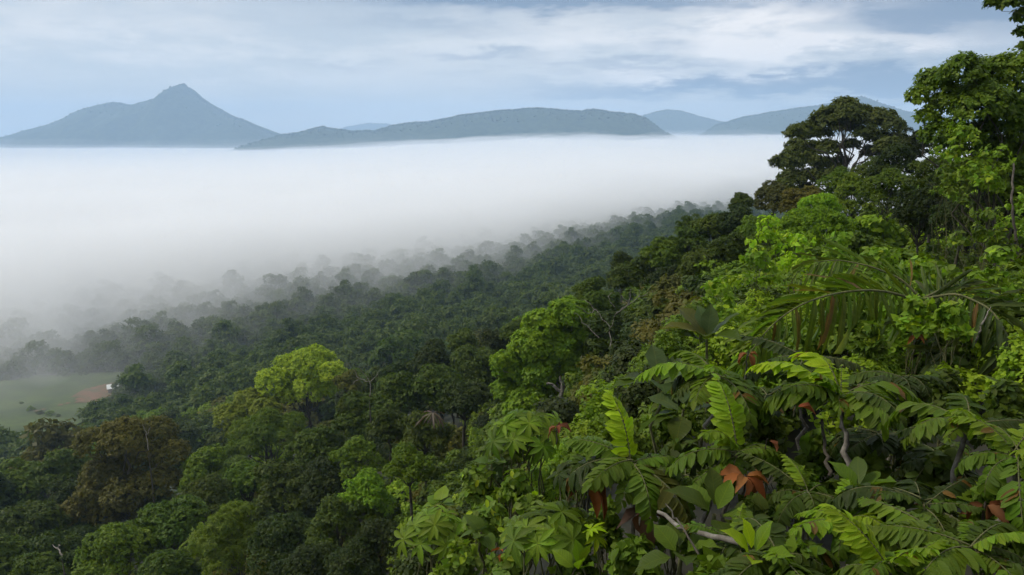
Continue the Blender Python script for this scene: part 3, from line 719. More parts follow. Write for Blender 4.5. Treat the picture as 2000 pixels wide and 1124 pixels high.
# trees copied from the kinds, each where it stands
L = []
def T(kind, px, py, d, rpx, col, label, group=None, sq=1.0): L.append(plant_at(kind, px, py, d, rpx, col, label, group, sq))
gl = 'slope trees at lower left'
for i, (px, py, d, rp, c) in enumerate([(40,935,112,60,MID),(115,905,113,52,MID),(-20,960,108,60,DARK),(60,1015,88,70,MID),(130,960,98,50,DARK),(0,1080,70,70,MID),(120,1075,68,70,DARK),(70,1130,62,70,MID)]):
    T(MIDT[i % 5], px, py, d, rp, c, 'dark green rounded tree left of the rusty brown tree', gl)
for i, (px, py, d, rp, c) in enumerate([(395,905,92,56,GREEN),(330,1010,60,70,MID),(230,1060,57,78,GREEN),(400,975,72,62,MID),(330,1110,50,70,MID)]):
    T((MIDT + NEART)[(i * 2 + 1) % 9], px, py, d, rp, c, 'green leafy tree below and right of the rusty brown tree', 'trees below the rusty brown tree')
T(FEATH[0], 520, 845, 100, 76, GREEN, 'pale green feathery tree with flat tiers below the lone yellow green tree')
T(FEATH[1], 455, 1040, 50, 88, (0.085,0.130,0.012), 'feathery leaved tree with dark slim trunk at the bottom left of centre')
T(FEATH[0], 690, 790, 74, 40, MID, 'small feathery tree beside the grey bare branches')
for i, (px, py, d, rp, c) in enumerate([(620,862,76,60,MID),(560,935,66,72,MID),(700,810,74,64,MID),(640,930,58,60,DARK),(560,1040,47,74,DARK),(660,1010,44,72,MID),(600,1110,40,76,DARK),(690,1095,37,64,DARK),(740,1040,38,52,DARK),(700,880,56,52,GREEN),(760,830,62,50,MID),(480,930,78,56,GREEN)]):
    T((MIDT if d > 58 else NEART)[i % 4], px, py, d, rp, c, 'mid green broadleaf tree on the lower slope left of the foreground shrubs', 'trees on the lower slope')
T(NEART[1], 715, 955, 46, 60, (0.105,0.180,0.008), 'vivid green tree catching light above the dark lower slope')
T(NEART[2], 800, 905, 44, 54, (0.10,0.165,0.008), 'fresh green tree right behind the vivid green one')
for i, (px, py, d, rp, c) in enumerate([(780,765,84,62,MID),(860,745,84,62,MID),(935,702,88,56,MID),(850,698,95,50,DARK),(965,662,96,44,DARK),(905,668,100,40,MID),(770,728,106,42,DARK),(905,770,64,54,DARK),(830,830,58,54,MID),(740,735,108,36,MID),(680,745,112,34,OLIVE),(1010,640,92,36,MID)]):
    T(MIDT[(i * 3 + 2) % 5], px, py, d, rp, c, 'dark green tree along the ridge left of the bright green centre tree', 'trees along the descending ridge')
for i, (px, py, d, rp, c) in enumerate([(1150,562,68,38,MID),(1178,585,58,44,MID),(1232,532,66,50,MID),(1290,500,66,54,GREEN),(1345,462,68,50,MID),(1300,545,56,46,DARK),(1400,438,68,48,MID),(1365,510,54,46,MID),(1440,430,64,46,DARK),(1350,432,86,30,MID),(1215,505,84,26,MID),(1480,440,56,46,GREEN),(1420,480,50,46,MID)]):
    T(MIDT[(i * 2 + 1) % 5], px, py, d, rp, c, 'dark green round topped tree on the ridge below the tall emergent tree', 'trees on the upper ridge')
T(MIDT[2], 1448, 396, 70, 30, MID, 'small dark tree leaning out from the ridge against the fog', None, 1.0)
T(MIDT[0], 1515, 378, 72, 42, (0.062, 0.066, 0.012), 'brownish bushy tree right under the tall emergent tree')
T(MIDT[3], 1565, 385, 68, 46, OLIVE, 'olive bushy tree at the foot of the tall emergent tree')
T(MIDT[4], 1790, 268, 60, 40, DARK, 'small dark blue green tree between the emergent tree and the vine hung tree', None, 1.0)
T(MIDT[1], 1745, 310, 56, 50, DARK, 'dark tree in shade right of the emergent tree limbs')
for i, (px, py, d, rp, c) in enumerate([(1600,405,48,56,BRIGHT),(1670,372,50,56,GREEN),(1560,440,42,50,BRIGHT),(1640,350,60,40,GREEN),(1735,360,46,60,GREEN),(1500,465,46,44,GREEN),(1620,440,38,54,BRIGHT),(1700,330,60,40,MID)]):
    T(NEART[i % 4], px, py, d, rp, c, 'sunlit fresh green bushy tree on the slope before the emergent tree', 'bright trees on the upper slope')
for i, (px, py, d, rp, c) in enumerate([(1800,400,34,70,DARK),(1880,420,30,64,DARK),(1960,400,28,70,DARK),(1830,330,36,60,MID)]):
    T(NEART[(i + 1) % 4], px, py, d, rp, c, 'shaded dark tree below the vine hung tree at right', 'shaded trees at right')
own_tree('vine_hung_tree', [(1830,160,42),(1795,188,26),(1880,140,44),(1935,150,50),(1990,150,60),(1860,200,44),(1920,210,60),(1985,230,70),(1840,262,40),(1890,280,55),(1960,310,65),(1815,225,24),(1900,350,55),(1985,390,60),(2050,250,90)],
    27, (2010,640), (0.078,0.130,0.009), 'big vine hung tree with drooping sprays at the right edge', 6500, 6, 0.17, 0.13, 66, tmpl=OVAL3, depth=.35, droop=.8)
own_tree('overhanging_tree', [(1972,2,24),(1935,6,13),(1995,30,20),(1993,62,13),(1998,88,9),(1955,-8,20),(2010,-40,40),(2060,-20,60),(2130,-60,80),(2140,60,70)], 21, (2190,560), (0.060,0.105,0.010),
    'overhanging branch of leaves entering at the top right corner', 2600, 6, 0.14, 0.05, 67, tmpl=OVAL3, twigs=0, fork=.95, droop=.9)

rgu = np.random.default_rng(91); low_ = []
def utag(c, px):
    zn = 'left of the rusty brown tree' if px < 150 else 'around the rusty brown tree' if px < 380 else 'below the lone yellow green tree' if px < 680 else 'left of the bright green centre tree'
    return c, 'low %s understory tree %s' % (CNAME[c], zn), '%s understory %s' % (CNAME[c], zn)
t_ = 0
while len(low_) < 130 and t_ < 8000:                      # smaller trees that close the canopy of the lower slope
    t_ += 1; th = R(rgu.uniform(-41, -1)); r = math.exp(rgu.uniform(math.log(34), math.log(135))); x, y = r * math.sin(th), r * math.cos(th); rad = max(1.6, r * rgu.uniform(.028, .042))
    g_ = float(ground_z(x, y)[0]); q = px_of((x, y, g_ + rad * 1.4))
    if q[0] < -120 or q[0] > 1010 or q[1] > 1200 or q[0] > 620 and r < 36 or any((x - s[0]) ** 2 + (y - s[1]) ** 2 < (.75 * (rad + s[2])) ** 2 for s in low_): continue
    low_.append((x, y, rad)); plant_tree((MIDT if r > 60 else NEART)[len(low_) % 4], (x, y, g_ + rad * rgu.uniform(1.5, 2.1)), rad, *utag([MID, DARK, GREEN, DARK, OLIVE][len(low_) % 5], q[0]), name='understory_tree', squash=.75)

# dead trees with bare pale branches
def bare_tree(strokes, d, label, seed, r=0.05):
    """strokes: branch paths as photo points; first one is the stem"""
    rg = np.random.default_rng(seed); base = at(*strokes[0][0], d)
    e = obj('bare_tree', None, loc=tuple(base), label=label, category='dead tree')
    for i, s in enumerate(strokes):
        dz = rg.uniform(-0.5, 0.5); q = [at(a, b, d + dz * j) - base for j, (a, b) in enumerate(s)]
        pts = np.concatenate([np.linspace(q[j], q[j + 1], 4, endpoint=False) for j in range(len(q) - 1)] + [[q[-1]]])
        pts[1:-1] += rg.normal(size=(len(pts) - 2, 3)) * 0.05
        v, f = tube(pts, np.linspace(1, .35, len(pts)) * r * (1 if i == 0 else .8), 5)
        obj('trunk' if i == 0 else 'branch', mesh('branch', v, f, M_PALE, True), e)
    root_down(e, base[0], base[1], base[2] - .2, r * 1.2)
bare_tree([[(1195,690),(1190,640),(1205,610)],[(1192,640),(1165,605),(1140,585)],[(1205,610),(1228,595),(1232,565)],[(1205,612),(1250,580),(1266,570)],[(1165,605),(1150,612),(1125,598)],[(1200,600),(1185,580),(1196,572)],
    [(1228,595),(1215,580),(1210,565)],[(1250,580),(1248,565)],[(1170,660),(1140,630),(1122,612)]], 43, 'bare pale branches of a dead tree above the bright green centre tree', 5, .035)
bare_tree([[(722,775),(722,745),(705,725)],[(720,745),(700,740),(690,722)],[(705,725),(700,712)],[(722,750),(735,735),(742,722)],[(700,742),(688,752)]], 68, 'bare grey branches of a dead tree right of the yellow green tree', 6, .05)
bare_tree([[(1100,790),(1097,755),(1094,735)],[(1099,768),(1080,752),(1068,748)]], 45, 'broken pale tree stump before the bright green centre tree', 8, .16)
bare_tree([[(290,880),(286,850),(278,830)],[(286,850),(294,835)]], 89, 'thin bare twig rising from the rusty brown tree', 9, .06)
bare_tree([[(122,1085),(112,1070),(103,1064)],[(112,1070),(118,1062)]], 54, 'short broken pale snag at the bottom left', 10, .07)
# ------------------------------------------------------------------ leaf meshes for plants close by (unit length, shared by all copies)
def leafmesh(name, tmpl, mat, lobes=0.0, tint=0.35):
    v, f = tmpl; v = v.copy(); n = len(v) // 3
    if lobes:
        v[1, 1] -= lobes; v[2 * n + 1, 1] -= lobes
    return mesh(name, v, f, mat, True, np.full(len(v), tint))
OVALS = [leafmesh('leaf', blade(.25 + .05 * i, [.1, .7, 1.0, .98, .72, .02], -.12 - .12 * i, .25, .12, i), M_BIG) for i in range(3)]
HEARTS = [leafmesh('leaf', blade(.40 + .04 * i, [.1, .95, 1.0, .88, .62, .32, .02], -.15 - .15 * i, .22, .15, 10 + i), M_BIG, .14) for i in range(3)]
BIGS = [leafmesh('leaf', blade(.27 + .03 * i, [.12, .40, .72, .95, 1.05, 1.0, .75, .30, .02], -.25 - .15 * i, .28, .35, 20 + i), M_BIG) for i in range(3)]
LFT = [leafmesh('leaflet', blade(.20 + .02 * i, [.6, .98, 1.0, .97, .78, .05], -.16 - .12 * i, .32, .14, 30 + i), M_BIG) for i in range(3)]
FING = [leafmesh('leaflet', blade(.135 + .02 * i, [.15, .55, .95, 1.0, .65, .02], -.22 - .16 * i, .38, .1, 40 + i), M_BIG) for i in range(3)]
PALM = [leafmesh('leaflet', blade(.056, [.45, .8, 1.0, .95, 1.05, .9, 1.0, .8, .55, .1], -.10 - .14 * i, .5, .75, 50 + i), M_BIG) for i in range(4)]
DEADL = [leafmesh('dead_leaf', blade(.26, [.12, .45, .75, 1.0, .9, .5, .02], -.55 - .2 * i, 1.0, .6, 60 + i), M_DEAD) for i in range(3)]
def place_leaf(name, me, parent, P, D, N, S, color):
    y = Vector(D).normalized(); x = y.cross(Vector(N)); x = x.normalized() if x.length > 1e-6 else Vector((1, 0, 0)); z = x.cross(y)
    q = Matrix((x, y, z)).transposed().to_quaternion()
    return obj(name, me, parent, loc=tuple(P), rot=q, scale=float(S), color=color)
def thing(name, loc, label, category, group=None):
    e = obj(name, None, loc=tuple(float(a) for a in loc), label=label, category=category); e.empty_display_size = 0.1
    if group: e['group'] = group
    return e
def gnd(x, y): return float(ground_z(x, y)[0])

# ------------------------------------------------------------------ shrubs of the slope thicket
class ShrubKind:
    def __init__(self, seed, n_cl, n_tw, k, leaf, tmpl, flat=.8, **kw):
        rg = np.random.default_rng(seed); self.rad = 1.5; self.height = 2.2
        cl = dome_clumps(rg, 1.5, 2.2, n_cl, flat) + [(0, 0, .8, .9, .9), (.5, .4, .5, .7, .8), (-.5, -.3, .5, .7, .8)]
        v, f = limbs(rg, (0, 0, -.8), cl, .05, .2, 1, sides=4); self.trunk = mesh('stem', v, f, M_BARK, True)
        P, D, N, S, T_ = sprays(rg, cl, n_tw, k, leaf, **kw); self.crown = leaves_mesh('foliage', P, D, N, S, tmpl, T_, M_LEAF)
HEART_T = blade(.42, [.1, 1.0, .8, .02], -.25, .2)
SHR = [ShrubKind(500, 9, 520, 6, .15, OVAL), ShrubKind(501, 12, 620, 6, .13, OVAL, .95), ShrubKind(502, 9, 430, 5, .19, HEART_T, droop=.9, up=.1),
       ShrubKind(503, 11, 480, 5, .17, HEART_T, .7, droop=.9, up=.1), ShrubKind(504, 10, 620, 8, .14, (OVAL[0] * [.6, 1, 1], OVAL[1]), .9, spread=(55, 85)),
       ShrubKind(505, 8, 380, 7, .22, (OVAL[0] * [.7, 1, 1], OVAL[1]), .8, spread=(60, 95), droop=.6)]
def shrub(kind, top, rad, color, label, group, name='shrub', category='shrub', sq=1.0):
    s = rad / kind.rad
    e = thing(name, (top[0], top[1], top[2] - kind.height * s * sq), label, category, group)
    e.rotation_euler = (RND.uniform(-.12, .12), RND.uniform(-.12, .12), RND.uniform(0, 6.28)); e.scale = (s, s, s * sq)
    obj('stem', kind.trunk, e); obj('foliage', kind.crown, e, color=jitter(color))
    return e
rgs = np.random.default_rng(21)
done = []
SHRUB_LAB = ['small leaved shrub', 'dense oval leaved shrub', 'heart leaved creeper', 'broad leaved climber', 'narrow leaved shrub', 'drooping long leaved shrub']
def stag(ki, c, q):
    zn = 'above the finger leaved bushes' if q[0] < 1120 else 'around the bare pale branches' if q[0] < 1340 and q[1] < 700 else 'behind the grey green leaved plants' if q[0] < 1340 else 'on the slope above the palm' if q[0] < 1780 and q[1] < 520 else 'around the palm' if q[0] < 1780 else 'below the vine hung tree'
    return '%s %s %s' % (CNAME[c], SHRUB_LAB[ki], zn), '%s %ss %s' % (CNAME[c], SHRUB_LAB[ki], zn)
tries = 0
while len(done) < 330 and tries < 30000:
    tries += 1
    th = R(rgs.uniform(-9, 41)); lr = rgs.uniform(math.log(12.5), math.log(75)); r = math.exp(lr)
    x, y = r * math.sin(th), r * math.cos(th)
    rad = min(3.2, max(.9, r * rgs.uniform(.045, .075)))
    if any((x - s[0]) ** 2 + (y - s[1]) ** 2 < (.62 * (rad + s[2])) ** 2 for s in done): continue
    g = gnd(x, y); top = (x, y, g + rad * rgs.uniform(1.25, 1.75)); q = px_of(top)
    if q[0] < 760 or q[0] > 2150 or q[1] > 1150: continue
    done.append((x, y, rad))
    ki = int(rgs.choice(6, p=[.22, .18, .2, .16, .12, .12] if q[0] > 1350 else [.3, .25, .05, .05, .2, .15]))
    c = [GREEN, MID, GREEN, BRIGHT, MID, OLIVE, DARK, GREEN][int(rgs.integers(8))]
    if q[0] > 1400 and q[1] > 350: c = [GREEN, BRIGHT, BRIGHT, MID, GREEN, BRIGHT][int(rgs.integers(6))]
    shrub(SHR[ki], top, rad, c, *stag(ki, c, q), name='climber' if ki in (2, 3) else 'shrub', category='climber' if ki in (2, 3) else 'shrub')

# ------------------------------------------------------------------ bushes close by: every leaf in view is a leaf of its own
def near_bush(name, px, py, d, rpx, leaves, leaf_len, n_obj, color, label, category, group=None, seed=0, droop=.6, up=.25, k=5, fill=240, accent=None, sq=.8):
    rg = np.random.default_rng(seed); rad = rpx * d / FPX; c = at(px, py, d); base = np.array([c[0], c[1], min(gnd(c[0], c[1]), c[2] - rad)])
    e = thing(name, base, label, category, group); H = c[2] - base[2]
    cl = [(a, b, z + H - rad * .35, r_, sq) for a, b, z, r_, _ in [(q[0], q[1], q[2] - rad * .9, q[3], q[4]) for q in dome_clumps(rg, rad, rad * 1.25, 8, .9)]] + [(0, 0, H - rad * .1, rad * .55, .8)]
    v, f = limbs(rg, (0, 0, -.2), cl, .022, .3, 1, sides=4); obj('stem', mesh('stem', v, f, M_STEM, True), e)
    P, D, N, S, T_ = sprays(rg, cl, max(60, n_obj // 2), k, leaf_len, up=up, droop=droop)
    tc = norm(-(P + base)); out_ = ((norm(P - np.array([0, 0, H - rad * .3])) * tc).sum(1))
    order = np.argsort(-(out_ + .25 * rg.random(len(P)))); pick = order[:n_obj]; other = order[n_obj:]
    for i in pick:
        col_ = accent if accent is not None and rg.random() < .10 else color
        place_leaf('leaf', leaves[int(rg.integers(3))], e, P[i], D[i], N[i], S[i], jitter(col_, .22))
    P2, D2, N2, S2, T2 = sprays(rg, cl, fill // k, k, leaf_len, shell=(.35, .8), up=up, droop=droop)
    P2, D2, N2, S2, T2 = [np.concatenate(z) for z in ((P2, P[other]), (D2, D[other]), (N2, N[other]), (S2, S[other]), (T2, T_[other]))]
    obj('foliage', leaves_mesh('foliage', P2, D2, N2, S2, OVAL3, T2, M_LEAF), e, color=color, kind='stuff')
    return e
VINE = 'heart leaved vines over the slope'
for i, (px, py, d, rp, c) in enumerate([(1480,500,20,62,GREEN),(1560,470,21,60,BRIGHT),(1640,470,20,64,GREEN),(1720,500,18,66,GREEN),(1400,560,19,56,GREEN),(1370,600,19,54,MID),(1800,520,16,66,GREEN),
        (1760,600,14.5,62,GREEN),(1840,650,13,66,MID),(1900,560,14,66,GREEN),(1960,500,15,70,GREEN),(1500,430,26,50,BRIGHT),(1640,540,15.5,50,GREEN),(1880,250,25,60,GREEN),(1945,300,24,66,GREEN),(1860,330,25,50,MID),(1990,400,22,66,GREEN),(1795,592,12.4,48,GREEN),(1700,640,11.8,40,MID),(1862,605,11.8,50,GREEN),(1930,420,22,60,MID)]):
    near_bush('heart_leaved_vine', px, py, d, rp, HEARTS, .15 if d > 15 else .14, 110, tuple(1.75 * q_ for q_ in c), 'heart leaved vine climbing the tree at the right edge' if py < 420 and px > 1800 else ['heart leaved vine heaped over the slope above the big palm fronds', 'heart leaved vine hanging beside the palm at right'][px > 1750], 'vine',
        'vines climbing at the right edge' if py < 420 and px > 1800 else VINE if px <= 1750 else 'vines beside the palm', 600 + i, droop=1.0, up=.1, accent=LIME, fill=160)
OV = 'oval leaved bushes in the foreground'
for i, (px, py, d, rp, c) in enumerate([(950,1000,10.5,70,(0.105,0.165,0.018)),(930,930,12.5,56,(0.10,0.155,0.016)),(1040,985,10,62,(0.105,0.16,0.018)),(900,1085,9.5,66,(0.105,0.165,0.018)),(1000,1100,8.6,66,(0.09,0.145,0.016)),(1010,930,12,50,GREEN)]):
    near_bush('oval_leaved_bush', px, py, d, rp, OVALS, .13, 150, c, 'pale green oval leaved bush at the bottom centre', 'bush', OV, 640 + i, accent=LIME)
for i, (px, py, d, rp, c) in enumerate([(1240,1070,7,70,MID),(1320,1000,7.6,60,MID),(1560,930,7.4,60,MID),(1480,990,6.8,60,DARK),(1700,900,8,70,MID),(1600,860,8.6,62,MID),(1500,840,9,60,DARK),(1330,880,9,60,DARK),(1180,990,8.6,56,MID),(1130,880,11,54,MID),(1200,820,13,50,MID),(1760,800,9.5,66,DARK),(1850,740,10.5,60,DARK),
        (1400,1110,5.6,66,MID),(1560,1090,5.2,66,MID),(1750,1040,5.6,66,DARK),(1850,900,7,66,DARK),(1950,970,5.6,66,MID),(1970,760,8.6,66,DARK),(1300,800,11,50,MID),(1420,780,10.5,56,DARK),(1130,1090,7.6,60,MID)]):
    near_bush('undergrowth_bush', px, py, d, rp, [OVALS, HEARTS][i % 2], .13, 80, {DARK: MID, MID: GREEN}.get(c, c), 'low leafy bush under the feather leaved shrubs', 'bush', 'undergrowth in the foreground', 670 + i, fill=420)

# ------------------------------------------------------------------ feather leaved shrubs
def frond_shape(drop, pairs=17, lmax=.25, seed=0):
    rg = np.random.default_rng(seed); n = 14; t = np.linspace(0, 1, n); pit = -R(drop) * t ** 1.35
    dy, dz = np.cos(pit) / (n - 1), np.sin(pit) / (n - 1)
    pth = np.stack([np.zeros(n), np.concatenate([[0], np.cumsum(dy[:-1])]), np.concatenate([[0], np.cumsum(dz[:-1])])], -1)
    v, f = tube(pth, np.linspace(.011, .003, n), 5); me = mesh('frond', v, f, M_STEM, True)
    lf = []
    for i in range(pairs):
        u = .13 + .85 * (i / (pairs - 1)); p = np.array([np.interp(u, t, pth[:, a]) for a in range(3)]); ang = np.interp(u, t, pit)
        tang = np.array([0, math.cos(ang), math.sin(ang)]); nor = np.array([0, -math.sin(ang), math.cos(ang)])
        Ln = lmax * (.50 + .52 * math.sin(math.pi * min(1, .16 + u * .78))) * (1 if u < .93 else .75); a = R(82 - 46 * u ** 1.5)
        for s in (-1, 1):
            dr = norm(math.sin(a) * np.array([s, 0, 0]) + math.cos(a) * tang - nor * (.10 + .22 * rg.random()))
            lf.append((p, dr, norm(nor + np.array([s * .35, 0, 0]) + .1 * rg.normal(size=3)), Ln * (.9 + .2 * rg.random())))
    p = pth[-1]; lf.append((p - tang * .01, tang, nor, lmax * .7))
    return me, lf
FR = [frond_shape(45, seed=1), frond_shape(75, seed=2), frond_shape(105, seed=3), frond_shape(60, 15, .22, 4), frond_shape(88, 19, .30, 5), frond_shape(35, 14, .20, 6), frond_shape(120, 16, .24, 7)]
def add_frond(parent, kind, loc, az, elev, roll, length, color, dead=False):
    me, lf = FR[kind]
    fr = obj('frond', me, parent, loc=tuple(loc), rot=(R(elev), R(roll), -R(az)), scale=length)
    for j, (p, d_, n_, s) in enumerate(lf):
        if RND.random() < .05: continue                       # a lost leaflet
        d_ = d_ + np.array([RND.gauss(0, .09), RND.gauss(0, .09), RND.gauss(0, .09)])
        cj = (0.13, 0.075, 0.018) if RND.random() < .015 else color
        place_leaf('leaflet', (DEADL if dead else LFT)[j % 3], fr, p, d_, n_, s * RND.uniform(.85, 1.1), jitter(cj, .14))
    return fr
def feather_shrub(px, py, d, n, length, label, seed, young=2, base=None, pal=(GREEN, MID, DARK, GREEN), extra=()):
    rg = np.random.default_rng(seed); c = at(px, py, d)
    b = at(*base) if base else np.array([c[0] + rg.uniform(-.1, .1), c[1], gnd(c[0], c[1])])
    n += 3; e = thing('feather_leaved_shrub', b, label, 'shrub', None); top = c - b
    pth = wobble(rg, (0, 0, 0), top, 9, .05); v, f = tube(pth, np.linspace(.034, .02, 9), 7); obj('trunk', mesh('trunk', v, f, M_PALE, True), e)
    a0 = rg.uniform(0, 360)
    for i in range(n):
        az = a0 + i * 137.5 + rg.uniform(-12, 12); yg = i < young
        el_ = rg.uniform(38, 62) if yg else rg.uniform(-8, 34)
        add_frond(e, (0, 5, 1)[int(rg.integers(0, 3))] if yg else int(rg.integers(0, 7)), top + rg.normal(size=3) * .02, az, el_, rg.uniform(-14, 14), length * rg.uniform(.62, 1.15) * (.85 if yg else 1),
                  jitter((BRIGHT, (0.17, 0.27, 0.008))[i % 2] if yg else pal[int(rg.integers(len(pal)))], .15))
    for (az, el_, roll, k, ln, col_, dead) in extra: add_frond(e, k, top, az, el_, roll, ln, col_, dead)
    return e
YL = (0.23, 0.33, 0.008)
feather_shrub(1640, 775, 7.6, 11, .80, 'feather leaved shrub with slim grey trunk in the middle of the foreground', 701, 2, (1658, 925, 7.4), extra=[(-62, 42, 15, 1, .95, YL, False), (-20, 60, 10, 2, .85, YL, False), (80, 25, -8, 1, .95, GREEN, False), (160, 35, 0, 1, .8, MID, False)])
feather_shrub(1400, 735, 8.6, 9, .78, 'feather leaved shrub left of the slim grey trunk, under the palm frond', 702, 1, extra=[(-85, 28, 12, 1, .95, (0.125, 0.22, 0.008), False), (165, 10, 0, 2, .8, MID, False)])
feather_shrub(1232, 905, 7.6, 9, .78, 'feather leaved shrub with an upright lime frond, leftmost of its kind', 703, 0, extra=[(-30, 78, 0, 0, .75, YL, False), (170, 14, 0, 2, .80, GREEN, False), (140, 2, 0, 1, .95, OLIVE, False)])
feather_shrub(1440, 885, 7.4, 6, .62, 'small feather leaved shrub with lime tip above withered brown leaves', 704, 1, extra=[(-15, 72, 0, 0, .80, (0.17, 0.27, 0.010), False), (-90, 15, 0, 1, .75, GREEN, False)])
feather_shrub(1890, 830, 6.3, 9, .72, 'feather leaved shrub near the right edge below the dark palm frond', 705, 1)
feather_shrub(1985, 890, 5.2, 8, .66, 'feather leaved shrub with lime fronds cut by the right edge', 706, 3, pal=(BRIGHT, GREEN, MID))
feather_shrub(1665, 1025, 5.6, 7, .58, 'feather leaved shrub with pale bright fronds at the bottom right', 707, 2, pal=(BRIGHT, GREEN))
feather_shrub(1800, 985, 5.5, 8, .66, 'dark feather leaved shrub in the lower right foreground', 708, 0, pal=(MID, GREEN, DARK))
feather_shrub(1900, 1075, 4.6, 8, .60, 'feather leaved shrub in the bottom right corner', 709, 1, pal=(MID, GREEN))
feather_shrub(1520, 1090, 5.2, 8, .60, 'feather leaved shrub at the bottom edge right of the pale branch', 710, 1, pal=(MID, GREEN))
feather_shrub(1740, 1110, 4.5, 7, .52, 'bright feather leaved shrub at the bottom edge under the dark one', 711, 3, pal=(BRIGHT, GREEN))
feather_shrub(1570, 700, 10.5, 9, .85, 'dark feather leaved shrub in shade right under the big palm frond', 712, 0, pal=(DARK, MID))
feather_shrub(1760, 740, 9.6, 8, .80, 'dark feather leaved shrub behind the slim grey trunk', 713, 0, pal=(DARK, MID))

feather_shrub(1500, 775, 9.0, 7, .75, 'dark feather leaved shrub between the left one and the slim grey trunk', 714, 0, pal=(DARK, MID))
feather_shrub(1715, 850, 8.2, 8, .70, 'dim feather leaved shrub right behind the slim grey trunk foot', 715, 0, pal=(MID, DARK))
feather_shrub(1335, 935, 8.0, 7, .66, 'feather leaved shrub between the lime tipped one and the leftmost one', 716, 0, pal=(MID, GREEN))
feather_shrub(1575, 960, 6.7, 8, .58, 'mid green feather leaved shrub left of the slim trunk foot', 717, 1, pal=(MID, GREEN))
feather_shrub(1835, 900, 7.2, 8, .66, 'dark feather leaved shrub left of the one near the right edge', 718, 0, pal=(MID, DARK))
feather_shrub(1430, 1050, 6.0, 6, .48, 'low feather leaved shrub just above the pale branch end', 719, 1, pal=(GREEN, MID))

# ------------------------------------------------------------------ broad leaved and finger leaved plants
def rosette(name, px, py, d, n, length, leaves, colors, label, seed, elev=(5, 65), category='plant', group=None):
    rg = np.random.default_rng(seed); c = at(px, py, d); b = np.array([c[0], c[1], gnd(c[0], c[1])]); e = thing(name, b, label, category, group); top = c - b
    v, f = tube(wobble(rg, (0, 0, 0), top, 7, .05), np.linspace(.03, .018, 7), 6); obj('stem', mesh('stem', v, f, M_STEM, True), e)
    for i in range(n):
        az, el_ = R(i * 137.5 + rg.uniform(-15, 15)), R(rg.uniform(*elev)); D = np.array([math.sin(az) * math.cos(el_), math.cos(az) * math.cos(el_), math.sin(el_)])
        N = norm(np.array([0, 0, 1.0]) - D * D[2] + rg.normal(size=3) * .15); s = length * rg.uniform(.75, 1.15); P = top + D * .08 - np.array([0, 0, .03 * i * length])
        place_leaf('leaf', leaves[i % 3], e, P, D, N, s, jitter(colors[i % len(colors)], .15))
    return e
GRY = (0.058, 0.092, 0.030)
rosette('broad_leaved_plant', 1285, 745, 10.2, 9, .58, BIGS, [GRY, GRY, MID], 'plant with large grey green leaves below the vines, left of the shrubs', 721)
rosette('broad_leaved_plant', 1380, 660, 10.6, 8, .56, BIGS, [GRY, MID, OLIVE], 'plant with large upright grey green leaves beneath the palm frond tip', 722, (25, 80))
rosette('broad_leaved_plant', 1335, 800, 9.4, 8, .52, BIGS, [GRY, MID, GRY], 'plant with large grey green leaves beside the small feather leaved shrub', 723, (-10, 50))
rosette('broad_leaved_plant', 1395, 1005, 6.6, 7, .34, BIGS, [MID, GREEN], 'plant with broad fresh green leaves behind the pale branch', 724, (15, 75))
rosette('broad_leaved_plant', 1330, 1085, 6.0, 7, .34, BIGS, [MID, GREEN], 'plant with broad dark leaves under the pale branch', 725, (-5, 50))
rosette('broad_leaved_plant', 1470, 1095, 5.0, 5, .22, BIGS, [YL, BRIGHT], 'plant with lime oval leaves at the lower end of the pale branch', 726, (35, 80))
rosette('broad_leaved_plant', 1130, 1120, 6.6, 6, .22, BIGS, [BRIGHT, GREEN], 'bright broad leaved sprout at the bottom edge left of the pale branch', 727, (40, 80))
rosette('broad_leaved_plant', 1680, 965, 6.4, 6, .28, BIGS, [MID, GREEN], 'broad leaved plant at the foot of the slim grey trunk', 728, (20, 70))
rosette('broad_leaved_plant', 860, 985, 11.5, 6, .28, HEARTS, [(0.14, 0.22, 0.012), GREEN], 'climber with big round light leaves above the finger leaved bush', 729, (-30, 50), 'climber')
rosette('broad_leaved_plant', 960, 905, 12.6, 6, .28, HEARTS, [(0.08, 0.135, 0.022)], 'climber with round grey green leaves among the oval leaved bushes', 730, (-20, 50), 'climber')
rosette('broad_leaved_plant', 940, 1040, 10.0, 6, .26, HEARTS, [(0.08, 0.135, 0.014)], 'climber with dark round leaves behind the lowest oval leaved bush', 731, (-20, 50), 'climber')
def finger_bush(px, py, d, spread_px, n, length, colors, label, seed, sq=.6):
    rg = np.random.default_rng(seed); c = at(px, py, d); b = np.array([c[0], c[1], gnd(c[0], c[1])]); e = thing('finger_leaved_bush', b, label, 'bush'); sp_ = spread_px * d / FPX
    for i in range(n):
        a = i * 2.4; q = math.sqrt((i + .4) / n); off = np.array([math.cos(a) * q * sp_, math.sin(a) * q * sp_ * .8, (1 - q * q) * sp_ * sq + rg.uniform(-.1, .1) - math.cos(a + 1.57) * 0 ])
        tip = c - b + off; v, f = tube(wobble(rg, (0, 0, 0), tip, 6, .08), np.linspace(.02, .008, 6), 5)
        w_ = obj('shoot', mesh('shoot', v, f, M_STEM, True), e)
        ax = norm(off * [1, 1, .3] / sp_ + np.array([0, -.35, 1.0])); r1 = norm(np.cross(ax, [0, 1, .3])); r2 = np.cross(ax, r1); m_ = int(rg.integers(8, 12)); col_ = jitter(colors[int(rg.integers(len(colors)))], .15)
        for j in range(m_):
            az = j * 6.283 / m_ + rg.uniform(-.12, .12); tl = R(rg.uniform(72, 100)); D = math.cos(tl) * ax + math.sin(tl) * (math.cos(az) * r1 + math.sin(az) * r2)
            place_leaf('leaflet', FING[j % 3], w_, tip, D, ax, length * rg.uniform(.85, 1.12), jitter(col_, .1))
